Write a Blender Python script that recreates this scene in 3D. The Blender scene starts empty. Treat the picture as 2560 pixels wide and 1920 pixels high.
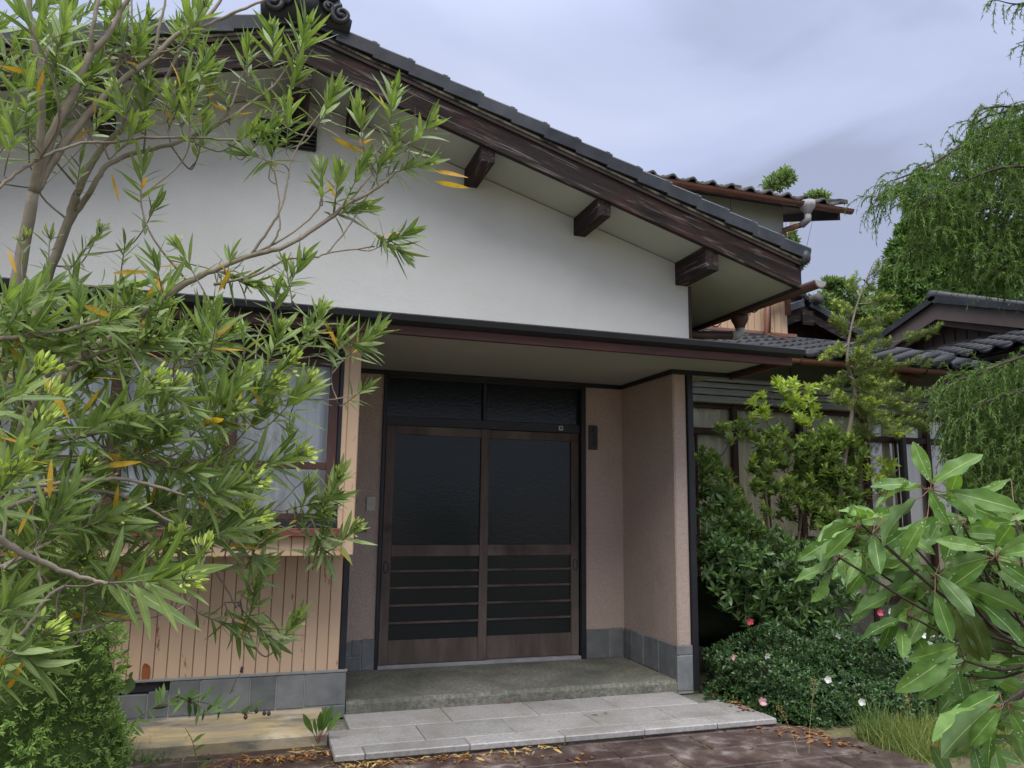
import bpy, math, random
import numpy as np
from mathutils import Vector, Matrix
R = math.radians
random.seed(11); rng = np.random.default_rng(11)
scene = bpy.context.scene
COL = scene.collection

# ------------------------------------------------------------------ camera
CAMP = np.array((-1.01229, 0.0, 1.42739))
FW = np.array((0.30721639, 0.93872849, 0.15622712))
RT = np.array((0.94971317, -0.31287546, 0.0124028))
UP = np.array((-0.0605225, -0.14456061, 0.98764328))
FPX = 1939.37
cd = bpy.data.cameras.new('camera'); cam = bpy.data.objects.new('camera', cd); COL.objects.link(cam)
cd.sensor_fit = 'HORIZONTAL'; cd.sensor_width = 36.0; cd.lens = FPX / 2560 * 36.0
cd.clip_start = 0.05; cd.clip_end = 6000
cam.matrix_world = Matrix(((RT[0], UP[0], -FW[0], CAMP[0]), (RT[1], UP[1], -FW[1], CAMP[1]), (RT[2], UP[2], -FW[2], CAMP[2]), (0, 0, 0, 1)))
scene.camera = cam

# ------------------------------------------------------------------ sky, sun, exposure
SUN_EL, SUN_AZ = R(56), R(205)       # azimuth from +Y clockwise: behind the camera, slightly left
w = bpy.data.worlds.new('World'); scene.world = w; w.use_nodes = True
nt = w.node_tree; nt.nodes.clear()
def wn(t, **k):
    n = nt.nodes.new(t)
    for a, b in k.items(): setattr(n, a, b)
    return n
L = nt.links.new
out = wn('ShaderNodeOutputWorld'); mixs = wn('ShaderNodeMixShader'); bg1 = wn('ShaderNodeBackground'); bg2 = wn('ShaderNodeBackground')
sky = wn('ShaderNodeTexSky'); sky.sky_type = 'NISHITA'; sky.sun_disc = False; sky.sun_elevation = SUN_EL; sky.sun_rotation = SUN_AZ
L(sky.outputs[0], bg1.inputs[0]); bg1.inputs[1].default_value = 0.12
tc = wn('ShaderNodeTexCoord'); sep = wn('ShaderNodeSeparateXYZ'); L(tc.outputs['Generated'], sep.inputs[0])
mp = wn('ShaderNodeMapping'); mp.inputs['Scale'].default_value = (1.0, 1.0, 2.6); mp.inputs['Location'].default_value = (0.35, 0.2, 0.1); L(tc.outputs['Generated'], mp.inputs[0])
n1 = wn('ShaderNodeTexNoise'); n1.inputs['Scale'].default_value = 2.1; n1.inputs['Detail'].default_value = 5; n1.inputs['Roughness'].default_value = .45; n1.inputs['Distortion'].default_value = .35
L(mp.outputs[0], n1.inputs[0])
# a heavier grey bank low on the right of the view
bank = wn('ShaderNodeVectorMath', operation='DISTANCE'); bank.inputs[1].default_value = (.600, .735, .320); L(tc.outputs['Generated'], bank.inputs[0])
bm1 = wn('ShaderNodeMapRange', interpolation_type='SMOOTHSTEP'); bm1.inputs['From Min'].default_value = .19; bm1.inputs['From Max'].default_value = .02; bm1.inputs['To Max'].default_value = .30; L(bank.outputs['Value'], bm1.inputs['Value'])
n2 = wn('ShaderNodeTexNoise'); n2.inputs['Scale'].default_value = 5.0; n2.inputs['Detail'].default_value = 6; n2.inputs['Roughness'].default_value = .5; L(mp.outputs[0], n2.inputs[0])
bmul = wn('ShaderNodeMath', operation='MULTIPLY'); L(bm1.outputs[0], bmul.inputs[0]); L(n2.outputs[0], bmul.inputs[1])
bsub = wn('ShaderNodeMath', operation='SUBTRACT'); L(n1.outputs[0], bsub.inputs[0]); L(bmul.outputs[0], bsub.inputs[1])
rp = wn('ShaderNodeValToRGB'); L(bsub.outputs[0], rp.inputs[0])
rp.color_ramp.elements[0].position = .36; rp.color_ramp.elements[0].color = (.40, .44, .60, 1)
rp.color_ramp.elements[1].position = .64; rp.color_ramp.elements[1].color = (.64, .70, .91, 1)
e = rp.color_ramp.elements.new(.48); e.color = (.54, .60, .84, 1)
# overcast dome: zenith above the view boosted to add ambient light
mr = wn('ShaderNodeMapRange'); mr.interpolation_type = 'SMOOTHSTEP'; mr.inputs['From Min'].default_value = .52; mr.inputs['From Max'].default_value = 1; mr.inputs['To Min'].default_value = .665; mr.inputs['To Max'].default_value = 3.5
whiten = wn('ShaderNodeMix', data_type='RGBA'); whiten.inputs[7].default_value = (.74, .74, .74, 1)
wm = wn('ShaderNodeMapRange'); wm.inputs['From Min'].default_value = .58; wm.inputs['From Max'].default_value = 1; wm.inputs['To Max'].default_value = .9
L(sep.outputs['Z'], wm.inputs['Value']); L(wm.outputs[0], whiten.inputs[0]); L(rp.outputs[0], whiten.inputs[6])
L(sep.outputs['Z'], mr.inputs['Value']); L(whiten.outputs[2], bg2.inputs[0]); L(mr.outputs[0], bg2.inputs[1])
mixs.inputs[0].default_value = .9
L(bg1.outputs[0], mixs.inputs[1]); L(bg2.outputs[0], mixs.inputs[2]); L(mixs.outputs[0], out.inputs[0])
sl = bpy.data.lights.new('sun', 'SUN'); sl.energy = 1.5; sl.angle = R(40); sl.color = (1, .965, .91)
sun = bpy.data.objects.new('sun', sl); COL.objects.link(sun)
sd = Vector((math.sin(SUN_AZ) * math.cos(SUN_EL), math.cos(SUN_AZ) * math.cos(SUN_EL), math.sin(SUN_EL)))
sun.rotation_euler = sd.to_track_quat('Z', 'Y').to_euler(); sun.location = (-2, -4, 9)
vs = scene.view_settings; vs.view_transform = 'Standard'; vs.look = 'None'; vs.exposure = 0.65; vs.gamma = 1.0; vs.use_curve_mapping = False
scene.cycles.use_denoising = True; scene.cycles.max_bounces = 6; scene.cycles.transparent_max_bounces = 12
scene.render.engine = 'CYCLES'

# ------------------------------------------------------------------ pixel -> point (photograph coordinates 2560 x 1920, at a depth the thing really has)
def ray(u, v): return FW + (u - 1280) / FPX * RT - (v - 960) / FPX * UP
def at(u, v, Y): d = ray(u, v); return CAMP + d * (Y / d[1])
def atz(u, v, Z): d = ray(u, v); return CAMP + d * ((Z - CAMP[2]) / d[2])
def atx(u, v, X): d = ray(u, v); return CAMP + d * ((X - CAMP[0]) / d[0])

# ------------------------------------------------------------------ materials
def material(name):
    m = bpy.data.materials.new(name); m.use_nodes = True
    t = m.node_tree; b = t.nodes['Principled BSDF']
    return m, t, b
def N(t, typ, ins=None, **k):
    n = t.nodes.new(typ)
    for a, b in k.items(): setattr(n, a, b)
    if ins:
        for a, b in ins.items():
            if hasattr(b, 'is_linked') or isinstance(b, bpy.types.NodeSocket): t.links.new(b, n.inputs[a])
            else: n.inputs[a].default_value = b
    return n
def ramp(t, fac, stops):
    n = t.nodes.new('ShaderNodeValToRGB'); t.links.new(fac, n.inputs[0]); el = n.color_ramp.elements
    while len(el) < len(stops): el.new(.5)
    for e, (p, c) in zip(el, stops):
        e.position = p; e.color = (*c, 1) if len(c) == 3 else c
    return n.outputs[0]
def mixc(t, fac, a, b, mode='MIX'):
    n = t.nodes.new('ShaderNodeMix'); n.data_type = 'RGBA'; n.blend_type = mode
    for s, v in ((n.inputs[0], fac), (n.inputs[6], a), (n.inputs[7], b)):
        if isinstance(v, bpy.types.NodeSocket): t.links.new(v, s)
        else: s.default_value = v if not isinstance(v, tuple) or len(v) == 4 else (*v, 1)
    return n.outputs[2]
def math_(t, op, a, b=0.0, c=None):
    n = t.nodes.new('ShaderNodeMath'); n.operation = op
    for i, v in enumerate((a, b) if c is None else (a, b, c)):
        if isinstance(v, bpy.types.NodeSocket): t.links.new(v, n.inputs[i])
        else: n.inputs[i].default_value = v
    return n.outputs[0]
def coord(t, kind, scale, rot=(0, 0, 0)):
    if kind == 'pos': v = t.nodes.new('ShaderNodeNewGeometry').outputs['Position']
    else:
        v = t.nodes.new('ShaderNodeTexCoord').outputs['Object']
        oi = t.nodes.new('ShaderNodeObjectInfo')
        k = N(t, 'ShaderNodeVectorMath', {0: v}, operation='ADD')
        sc = math_(t, 'MULTIPLY', oi.outputs['Random'], 61.0); t.links.new(sc, k.inputs[1]); v = k.outputs[0]
    m = N(t, 'ShaderNodeMapping', {'Vector': v, 'Scale': scale, 'Rotation': rot}); return m.outputs[0]
def noise(t, vec, scale=1.0, detail=5, rough=.55, dist=0.0):
    return N(t, 'ShaderNodeTexNoise', {'Vector': vec, 'Scale': scale, 'Detail': detail, 'Roughness': rough, 'Distortion': dist}).outputs[0]
def bump(t, b, h, strength=.3, dist=.01):
    n = N(t, 'ShaderNodeBump', {'Height': h, 'Strength': strength, 'Distance': dist}); t.links.new(n.outputs[0], b.inputs['Normal'])
def objrand(t, col, amt):
    oi = t.nodes.new('ShaderNodeObjectInfo')
    v = math_(t, 'MULTIPLY_ADD', oi.outputs['Random'], 2 * amt, 1 - amt)
    n = N(t, 'ShaderNodeHueSaturation', {'Color': col, 'Value': v}); return n.outputs[0]
def simple(name, stops, scale=(3, 3, 3), kind='pos', rough=.7, bmp=0, bscale=60, spec=.4, rnd=0, stain=None, metal=0, dist=.3, bdist=.004, rot=(0,0,0), detail=6):
    m, t, b = material(name)
    v = coord(t, kind, scale, rot); h = noise(t, v, 1.0, detail, .6, dist)
    c = ramp(t, h, stops)
    if stain:   # (colour, scale, low, high): patches of wear with their own shape
        sc, ss, lo, hi = stain
        v2 = coord(t, kind, ss, rot); s = noise(t, v2, 1.0, 8, .65, .2)
        f = N(t, 'ShaderNodeMapRange', {'Value': s, 'From Min': lo, 'From Max': hi}).outputs[0]
        c = mixc(t, f, c, sc)
    if rnd: c = objrand(t, c, rnd)
    t.links.new(c, b.inputs['Base Color'])
    b.inputs['Roughness'].default_value = rough; b.inputs['Specular IOR Level'].default_value = spec; b.inputs['Metallic'].default_value = metal
    if bmp:
        v3 = coord(t, kind, (bscale,) * 3 if not isinstance(bscale, tuple) else bscale, rot)
        bump(t, b, noise(t, v3, 1.0, 5, .6), bmp, bdist)
    return m
def srgb(r, g, b):
    f = lambda x: (x / 255 / 12.92) if x <= 10 else ((x / 255 + .055) / 1.055) ** 2.4
    return (f(r), f(g), f(b))
MT = {}
MT['plaster'] = simple('white plaster', [(.3, (.455, .45, .415)), (.7, (.535, .53, .50))], (.8, .8, 1.1), rough=.85, bmp=.6, bscale=60, spec=.2, stain=((.44, .44, .40), (1.3, 1.3, .8), .55, .95), bdist=.005)
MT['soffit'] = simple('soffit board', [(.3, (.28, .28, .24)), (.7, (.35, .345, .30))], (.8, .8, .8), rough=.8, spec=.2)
MT['stucco'] = simple('pink stucco', [(.3, (.455, .345, .28)), (.5, (.50, .388, .318)), (.7, (.55, .43, .36))], (42, 42, 42), rough=.9, bmp=1.0, bscale=95, spec=.15, stain=((.31, .245, .20), (1.3, 1.3, .6), .50, .85), bdist=.012)
MT['siding'] = simple('peach metal siding', [(.3, (.54, .375, .235)), (.7, (.615, .44, .295))], (1.5, 1.5, .6), rough=.5, spec=.3, stain=((.25, .085, .035), (16, 16, 5), .635, .68), rnd=.05)
MT['rust'] = simple('rust patch', [(.35, (.20, .055, .02)), (.65, (.36, .12, .05))], (12, 12, 8), rough=.85, spec=.2)
MT['slate'] = simple('slate cladding', [(.3, (.115, .12, .118)), (.7, (.20, .205, .195))], (6, 6, 6), rough=.6, bmp=.8, bscale=16, spec=.35, rnd=.22, bdist=.006)
MT['grout'] = simple('grout', [(.3, (.20, .20, .185)), (.7, (.30, .295, .27))], (6, 6, 6), rough=.9, spec=.2)
MT['concrete'] = simple('old concrete', [(.3, (.115, .115, .09)), (.5, (.20, .195, .155)), (.7, (.31, .295, .235))], (38, 38, 38), rough=.9, bmp=1.0, bscale=75, spec=.2, stain=((.095, .098, .075), (2.2, 2.2, 2.2), .42, .70), bdist=.014)
MT['ledge'] = simple('stained ledge concrete', [(.34, (.24, .21, .15)), (.5, (.40, .31, .16)), (.64, (.47, .41, .31))], (1.6, 4.5, 4.5), rough=.85, bmp=.6, bscale=70, spec=.25, stain=((.15, .14, .115), (1.8, 5, 5), .46, .62))
MT['granite'] = simple('pale granite', [(.3, (.24, .225, .21)), (.7, (.40, .38, .36))], (55, 55, 55), rough=.45, bmp=.15, bscale=120, spec=.5, rnd=.11, stain=((.20, .185, .155), (2.6, 2.6, 2.6), .47, .75), detail=4)
MT['paver'] = simple('brown wet paver', [(.30, (.042, .029, .024)), (.50, (.098, .068, .056)), (.60, (.165, .13, .115)), (.70, (.28, .25, .23))], (7, 7, 7), rough=.42, bmp=.8, bscale=55, spec=.4, rnd=.22, stain=((.040, .023, .019), (2.0, 2.0, 2.0), .44, .60), bdist=.006)
MT['soil'] = simple('dark soil and moss', [(.3, (.10, .085, .055)), (.5, (.17, .145, .085)), (.7, (.15, .16, .06))], (5, 5, 5), rough=.95, bmp=1, bscale=30, spec=.15, bdist=.03)
MT['tile'] = simple('dark glazed roof tile', [(.3, (.030, .032, .036)), (.7, (.062, .064, .070))], (5, 5, 5), rough=.38, bmp=.12, bscale=60, spec=.22, rnd=.25, stain=((.11, .105, .095), (7, 7, 7), .62, .74))
MT['tileold'] = simple('old matt roof tile', [(.3, (.04, .038, .035)), (.7, (.11, .105, .095))], (9, 9, 9), rough=.6, bmp=.25, bscale=60, spec=.2, rnd=.3, stain=((.22, .215, .19), (14, 14, 14), .60, .74))
MT['tilewet'] = simple('black glazed roof tile', [(.3, (.012, .013, .015)), (.7, (.030, .031, .036))], (5, 5, 5), rough=.30, bmp=.2, bscale=40, spec=.13, rnd=.35)
MT['black'] = simple('black painted metal', [(.3, (.010, .011, .014)), (.7, (.020, .021, .025))], (3, 3, 3), rough=.45, spec=.4)
MT['mortar'] = simple('roof mortar', [(.3, (.14, .125, .09)), (.7, (.24, .22, .16))], (9, 9, 9), rough=.9, spec=.15, stain=((.03, .03, .028), (7, 7, 7), .48, .6))
MT['copper'] = simple('brown gutter', [(.3, (.20, .085, .055)), (.7, (.30, .14, .095))], (3, 3, 3), rough=.5, spec=.4, stain=((.11, .055, .04), (6, 6, 6), .55, .75))
MT['browngutter'] = simple('dark brown gutter', [(.3, (.05, .022, .018)), (.7, (.085, .038, .03))], (3, 3, 3), rough=.45, spec=.4)
MT['darkpipe'] = simple('dark grey rain pipe', [(.3, (.07, .07, .068)), (.7, (.11, .11, .105))], (3, 3, 3), rough=.5, spec=.3)
MT['greypipe'] = simple('grey pipe fitting', [(.3, (.25, .245, .24)), (.7, (.36, .35, .34))], (12, 12, 12), rough=.6, spec=.3)
MT['doorwood'] = simple('weathered door wood', [(.3, (.055, .040, .031)), (.5, (.105, .078, .061)), (.72, (.165, .130, .105))], (5, 5, 1.2), rough=.62, bmp=.35, bscale=(70, 70, 9), spec=.3, stain=((.028, .017, .014), (1.2, 1.2, 2.2), .56, .72))
MT['darkwood'] = simple('dark brown timber', [(.3, (.022, .014, .011)), (.7, (.060, .038, .030))], (3, 3, 3), rough=.65, bmp=.3, bscale=40, spec=.3)
MT['redwood'] = simple('red brown fascia', [(.3, (.030, .014, .011)), (.7, (.105, .038, .026))], (1.6, 6, 12), rough=.55, bmp=.2, bscale=40, spec=.35)
MT['redsill'] = simple('red painted sill', [(.3, (.14, .035, .028)), (.7, (.19, .055, .042))], (3, 3, 3), rough=.5, spec=.35)
MT['silver'] = simple('brushed shutter box', [(.3, (.33, .32, .305)), (.7, (.46, .445, .425))], (2, 2, 9), rough=.35, spec=.5)
MT['panel'] = simple('grey green panel', [(.3, (.17, .18, .165)), (.7, (.23, .24, .22))], (1, 1, 1), rough=.7, spec=.25)
MT['whitepanel'] = simple('weathered white panel', [(.3, (.46, .47, .44)), (.7, (.55, .56, .52))], (1.5, 1.5, 1.5), rough=.75, spec=.25)
MT['brownframe'] = simple('brown window frame', [(.3, (.040, .018, .014)), (.7, (.085, .040, .030))], (4, 4, 2), rough=.5, spec=.35)
MT['tan'] = simple('tan gable paint', [(.3, (.115, .085, .072)), (.7, (.165, .128, .108))], (1.2, 1.2, 1.2), rough=.6, spec=.3)
MT['cream'] = simple('cream fitting', [(.3, (.42, .41, .33)), (.7, (.48, .46, .38))], (3, 3, 3), rough=.5)
MT['plate'] = simple('nameplate stone', [(.3, (.050, .042, .038)), (.7, (.075, .066, .060))], (20, 20, 20), rough=.6)
MT['ink'] = simple('engraved ink', [(.3, (.008, .008, .008)), (.7, (.012, .012, .012))], rough=.6)
# grain timber for bargeboards and purlins: dark stain worn through to red and grey
m, t, b = material('worn bargeboard timber')
v = coord(t, 'obj', (1.1, 7, 9)); g1 = noise(t, v, 1.0, 9, .62, 1.6)
v2 = coord(t, 'obj', (.9, 1.5, 2.2)); g2 = noise(t, v2, 1.0, 4, .5, .8)
v3 = coord(t, 'obj', (2.2, 26, 34)); g3 = noise(t, v3, 1.0, 6, .6, .9)
c = ramp(t, g1, [(.34, (.013, .011, .010)), (.50, (.028, .020, .018)), (.62, (.050, .028, .023)), (.76, (.10, .042, .034))])
c = mixc(t, N(t, 'ShaderNodeMapRange', {'Value': g2, 'From Min': .44, 'From Max': .62}).outputs[0], c, (.030, .024, .022))
c = mixc(t, N(t, 'ShaderNodeMapRange', {'Value': g3, 'From Min': .56, 'From Max': .70}).outputs[0], c, (.16, .135, .125))
t.links.new(c, b.inputs['Base Color']); b.inputs['Roughness'].default_value = .85; b.inputs['Specular IOR Level'].default_value = .12
bump(t, b, g3, .9, .008); MT['barge'] = m
# glass
def glassmat(name, tint, mixin, fk=.8):
    m, t, b = material(name); o = t.nodes['Material Output']
    tr = N(t, 'ShaderNodeBsdfTransparent', {'Color': (*tint, 1)}); gl = N(t, 'ShaderNodeBsdfGlossy', {'Color': (1, 1, 1, 1), 'Roughness': .04})
    fr = N(t, 'ShaderNodeFresnel', {'IOR': 1.5}); mx = N(t, 'ShaderNodeMixShader', {0: math_(t, 'MULTIPLY_ADD', fr.outputs[0], fk, mixin), 1: tr.outputs[0], 2: gl.outputs[0]})
    t.links.new(mx.outputs[0], o.inputs[0]); t.nodes.remove(b); return m
MT['lowreflglass'] = glassmat('low reflection window glass', (.96, .96, .94), .0, .25)  # sky reflection turned down, in place of trees the panes would mirror
MT['glass'] = glassmat('clear window glass', (.98, .985, .98), .0)
m, t, b = material('dark figured door glass'); b.inputs['Base Color'].default_value = (.009, .0135, .0135, 1); b.inputs['Roughness'].default_value = .22; b.inputs['Specular IOR Level'].default_value = .3
vo = N(t, 'ShaderNodeTexVoronoi', {'Vector': coord(t, 'pos', (24, 24, 42)), 'Scale': 1.0, 'Randomness': .8}); bump(t, b, math_(t, 'ADD', vo.outputs['Distance'], noise(t, coord(t, 'pos', (9, 9, 9)), 1, 4, .6)), .13, .004); MT['darkglass'] = m
m, t, b = material('white curtain cloth'); v = coord(t, 'pos', (26, 26, .25)); h = noise(t, v, 1, 2, .5)
t.links.new(ramp(t, h, [(.3, (.60, .62, .64)), (.7, (.74, .76, .78))]), b.inputs['Base Color']); b.inputs['Roughness'].default_value = .9; bump(t, b, h, .6, .03); MT['curtain'] = m
MT['curtain2'] = simple('yellowed curtain cloth', [(.3, (.66, .61, .50)), (.7, (.80, .75, .63))], (22, 22, .3), rough=.9, bmp=.6, bscale=(30, 30, .4), bdist=.03)

# ------------------------------------------------------------------ mesh helpers
class MB:
    def __init__(s): s.v = []; s.f = []; s.uv = []
    def add(s, vs, fs):
        n = len(s.v); s.v += [tuple(map(float, q)) for q in vs]; s.f += [tuple(i + n for i in f) for f in fs]; return s
    def box(s, x0, x1, y0, y1, z0, z1, bev=0.0, M=None):
        c = np.array(((x0 + x1) / 2, (y0 + y1) / 2, (z0 + z1) / 2)); h = np.array((abs(x1 - x0), abs(y1 - y0), abs(z1 - z0))) / 2
        if bev <= 0:
            V = [c + h * np.array((i, j, k)) for i in (-1, 1) for j in (-1, 1) for k in (-1, 1)]
            Fs = [(0, 1, 3, 2), (4, 6, 7, 5), (0, 4, 5, 1), (2, 3, 7, 6), (0, 2, 6, 4), (1, 5, 7, 3)]
        else:
            V = []; idx = {}
            for i in (-1, 1):
                for j in (-1, 1):
                    for k in (-1, 1):
                        for a in range(3):
                            hh = h - bev; hh[a] = h[a]; idx[i, j, k, a] = len(V); V.append(c + hh * np.array((i, j, k)))
            Fs = []
            for a in range(3):
                p, q = (a + 1) % 3, (a + 2) % 3
                for sg in (-1, 1):
                    f = []
                    for (u, w_) in ((-1, -1), (1, -1), (1, 1), (-1, 1)):
                        d = [0, 0, 0]; d[a] = sg; d[p] = u; d[q] = w_; f.append(idx[(*d, a)])
                    Fs.append(tuple(f) if sg > 0 else tuple(f[::-1]))
            for a in range(3):            # edges along axis a
                p, q = (a + 1) % 3, (a + 2) % 3
                for u in (-1, 1):
                    for w_ in (-1, 1):
                        d0 = [0, 0, 0]; d0[p] = u; d0[q] = w_; d1 = d0[:]; d0[a] = -1; d1[a] = 1
                        f = (idx[(*d0, p)], idx[(*d1, p)], idx[(*d1, q)], idx[(*d0, q)])
                        Fs.append(f if u * w_ < 0 else f[::-1])
            for i in (-1, 1):
                for j in (-1, 1):
                    for k in (-1, 1):
                        f = tuple(idx[i, j, k, a] for a in range(3)); Fs.append(f if i * j * k > 0 else f[::-1])
        if M is not None: V = [M @ Vector(q) for q in V]
        return s.add(V, Fs)
    def prism(s, poly, axis, a, b):
        """poly: 2-D points in the two other axes (ordered x,y,z without axis), extruded a..b"""
        n = len(poly); V = []
        for t_ in (a, b):
            for p in poly:
                q = list(p); q.insert(axis, t_); V.append(q)
        Fs = [tuple(range(n))[::-1], tuple(range(n, 2 * n))] + [(i, (i + 1) % n, (i + 1) % n + n, i + n) for i in range(n)]
        return s.add(V, Fs)
    def tube(s, pts, rad, n=8, caps=True):
        P = np.array(pts, float); m_ = len(P)
        if np.isscalar(rad): rad = [rad] * m_
        T = np.gradient(P, axis=0); T /= np.linalg.norm(T, axis=1)[:, None] + 1e-12
        ref = np.array((0, 0, 1.)) if abs(T[0][2]) < .9 else np.array((1., 0, 0))
        u = np.cross(T[0], ref); u /= np.linalg.norm(u); V = []
        for i in range(m_):
            u = u - T[i] * (u @ T[i]); u /= np.linalg.norm(u); w_ = np.cross(T[i], u)
            for k in range(n):
                a = 2 * math.pi * k / n; V.append(P[i] + rad[i] * (math.cos(a) * u + math.sin(a) * w_))
        Fs = [(i * n + k, i * n + (k + 1) % n, (i + 1) * n + (k + 1) % n, (i + 1) * n + k) for i in range(m_ - 1) for k in range(n)]
        if caps: Fs += [tuple(range(n))[::-1], tuple(range((m_ - 1) * n, m_ * n))]
        return s.add(V, Fs)
    def mesh(s, name, mat, smooth=False, center=True):
        V = np.array(s.v); o = (V.min(0) + V.max(0)) / 2 if center else np.zeros(3)
        me = bpy.data.meshes.new(name); me.from_pydata([tuple(q) for q in V - o], [], s.f); me.materials.append(mat)
        if smooth: me.polygons.foreach_set('use_smooth', [True] * len(me.polygons))
        me.update(); return me, Vector(o)
    def build(s, name, mat, parent=None, smooth=False, **k):
        me, o = s.mesh(name, MT[mat] if isinstance(mat, str) else mat, smooth)
        return link(name, me, parent, Matrix.Translation(o), **k)
WM = {}
def link(name, me, parent=None, M=None, **k):
    o = bpy.data.objects.new(name, me); COL.objects.link(o)
    M = M if M is not None else Matrix()
    if parent is not None:
        o.parent = parent; o.matrix_parent_inverse = WM[parent.name].inverted()
    o.matrix_basis = M; WM[o.name] = M.copy()
    for a, b in k.items(): o[a] = b
    return o
def thing(name, label, cat, loc=(0, 0, 0), group=None, **k):
    o = bpy.data.objects.new(name, None); COL.objects.link(o); o.empty_display_size = .1
    o.matrix_basis = Matrix.Translation(Vector(loc)); WM[o.name] = o.matrix_basis.copy()
    o['label'] = label; o['category'] = cat
    if group: o['group'] = group
    for a, b in k.items(): o[a] = b
    return o
def box(name, mat, parent, x0, x1, y0, y1, z0, z1, bev=.004, **k):
    return MB().box(x0, x1, y0, y1, z0, z1, bev).build(name, mat, parent, **k)
def npmesh(name, V, Fq, mat, uv=None, smooth=True):
    """V (n,3), Fq (m,k) faces of equal size, uv (n,2) per vertex"""
    me = bpy.data.meshes.new(name); m_, k = Fq.shape
    me.vertices.add(len(V)); me.vertices.foreach_set('co', np.ascontiguousarray(V, dtype=np.float32).ravel())
    me.loops.add(m_ * k); me.loops.foreach_set('vertex_index', Fq.astype(np.int32).ravel())
    me.polygons.add(m_); me.polygons.foreach_set('loop_start', np.arange(0, m_ * k, k, dtype=np.int32))
    try: me.polygons.foreach_set('loop_total', np.full(m_, k, dtype=np.int32))
    except Exception: pass
    if smooth: me.polygons.foreach_set('use_smooth', np.ones(m_, dtype=bool))
    if uv is not None:
        ul = me.uv_layers.new(name='UVMap'); ul.data.foreach_set('uv', uv[Fq.ravel()].astype(np.float32).ravel())
    me.update(calc_edges=True); me.materials.append(mat); return me
# ================================================================== ground
F, D, CF, RX = 5.525, 6.484, 4.763, -0.87       # front wall plane, door plane, canopy fascia plane, ridge x
def struct(o): o['kind'] = 'structure'; return o
g = MB().add([(-400, -60, -.03), (400, -60, -.03), (400, 900, -.03), (-400, 900, -.03)], [(0, 1, 2, 3)])
struct(g.build('ground', 'soil'))
# paved forecourt with single pavers
pav = struct(MB().add([(-3.4, -3.0, -.008), (2.5, -3.0, -.008), (2.72, 3.6, -.008), (2.58, 4.3, -.008), (2.34, 4.9, -.008), (-3.4, 5.1, -.008)], [(0, 1, 2, 3, 4, 5)]).build('paving', 'soil'))
ang = R(-2.5); PX, PY = .60, .30; vis = []
def edge_x(y): return 2.42 + .32 * min(1, max(0, (4.75 - y) / .8))
for r_ in range(-2, 12):
    y0 = 4.62 - (r_ + 1) * PY
    if y0 < .9: continue
    for c_ in range(-5, 8):
        x0 = c_ * PX + (r_ % 2) * PX * .5 - .1; x1 = x0 + PX
        x1 = min(x1, edge_x(y0)); x0 = max(x0, -2.6)
        if x1 - x0 < .08: continue
        h = rng.uniform(-.003, .003); jx = rng.uniform(-.003, .003)
        mb = MB().box(x0 + .005 + jx, x1 - .005 + jx, y0 + .005, y0 + PY - .005, -.04, .0 + h, .006)
        o = mb.build('paver', 'paver', pav); o.rotation_euler.z = rng.uniform(-.006, .006)

# ================================================================== entrance steps
gs = thing('granite_step', 'low pale grey granite platform of sawn slabs before the entrance', 'step', (.9, 5.0, 0))
box('bedding', 'concrete', gs, -.49, 2.40, 4.665, 5.52, -.02, .018, 0)
xs = [-.503, -.33, .28, .88, 1.42, 1.95, 2.407]
for a, b_ in zip(xs, xs[1:]): box('edge_slab', 'granite', gs, a + .002, b_ - .002, 4.646, 4.80, .012, .05, .006)
for row, (y0, y1, offs) in enumerate([(4.803, 5.15, (-.50, .05, .62, 1.20, 1.75, 2.20)), (5.153, 5.515, (-.36, .30, .90, 1.50, 2.12))]):
    for a, b_ in zip(offs, offs[1:]): box('slab', 'granite', gs, a + .002, b_ - .002, y0, y1 - .002, .012, .049 + rng.uniform(-.001, .0005), .004)
box('corner_slab', 'granite', gs, 2.204, 2.40, 4.803, 5.20, .012, .047, .004)
cs = MB(); cs.prism([(F - .004, -.02), (F - .012, .02), (F - .012, .105), (F + .008, .130), (D + .02, .137), (D + .02, -.02)], 0, -.345, 2.172)
o = cs.build('concrete_step', 'concrete'); o['label'] = 'rough grey concrete porch floor step below the sliding doors'; o['category'] = 'step'
lg = MB(); lg.prism([(5.03, -.02), (5.025, .06), (5.045, .082), (5.518, .104), (5.518, -.02)], 0, -3.2, -.505)
o = lg.build('concrete_ledge', 'ledge'); o['label'] = 'yellow stained concrete ledge along the foot of the siding wall'; o['category'] = 'ledge'

# ================================================================== entrance house
H = thing('entrance_house', 'single storey gabled entrance house with white gable wall and dark sliding doors', 'house', (.9, 6.5, 0))
SL = .298
def zb(x): return 4.367 - SL * abs(x - RX)        # underside line of the gable roof
XR, XL = 2.346, 2 * RX - 2.346                       # wall corners
# gable wall
mb = MB(); mb.prism([(XL, 2.6), (XR, 2.6), (XR, zb(XR) + .01), (RX, zb(RX) + .01), (XL, zb(XL) + .01)], 1, F, F + .16); mb.build('gable_wall', 'plaster', H)
box('side_wall', 'plaster', H, XR - .15, XR - .004, F + .16, 10.4, 0, zb(XR) - .0, 0)
box('corner_post', 'black', H, XR - .048, XR + .004, F - .018, F + .06, .045, 2.545, .004)
box('corner_trim', 'darkwood', H, XR - .01, XR + .016, F - .012, F + .05, 2.8, 3.27, .004)
# right pier, reveal and door wall (stucco)
XC, ZS, ZC = 2.175, .1359, 2.55
box('pier', 'stucco', H, XC, XR - .05, F, D + .12, .10, ZC + .02, .012)
box('door_wall', 'stucco', H, 1.80, XC - .001, D - .03, D + .12, .10, ZC + .02, 0)
box('door_wall', 'stucco', H, -1.2, -.028, D - .03, D + .12, .10, ZC + .02, 0)
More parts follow.
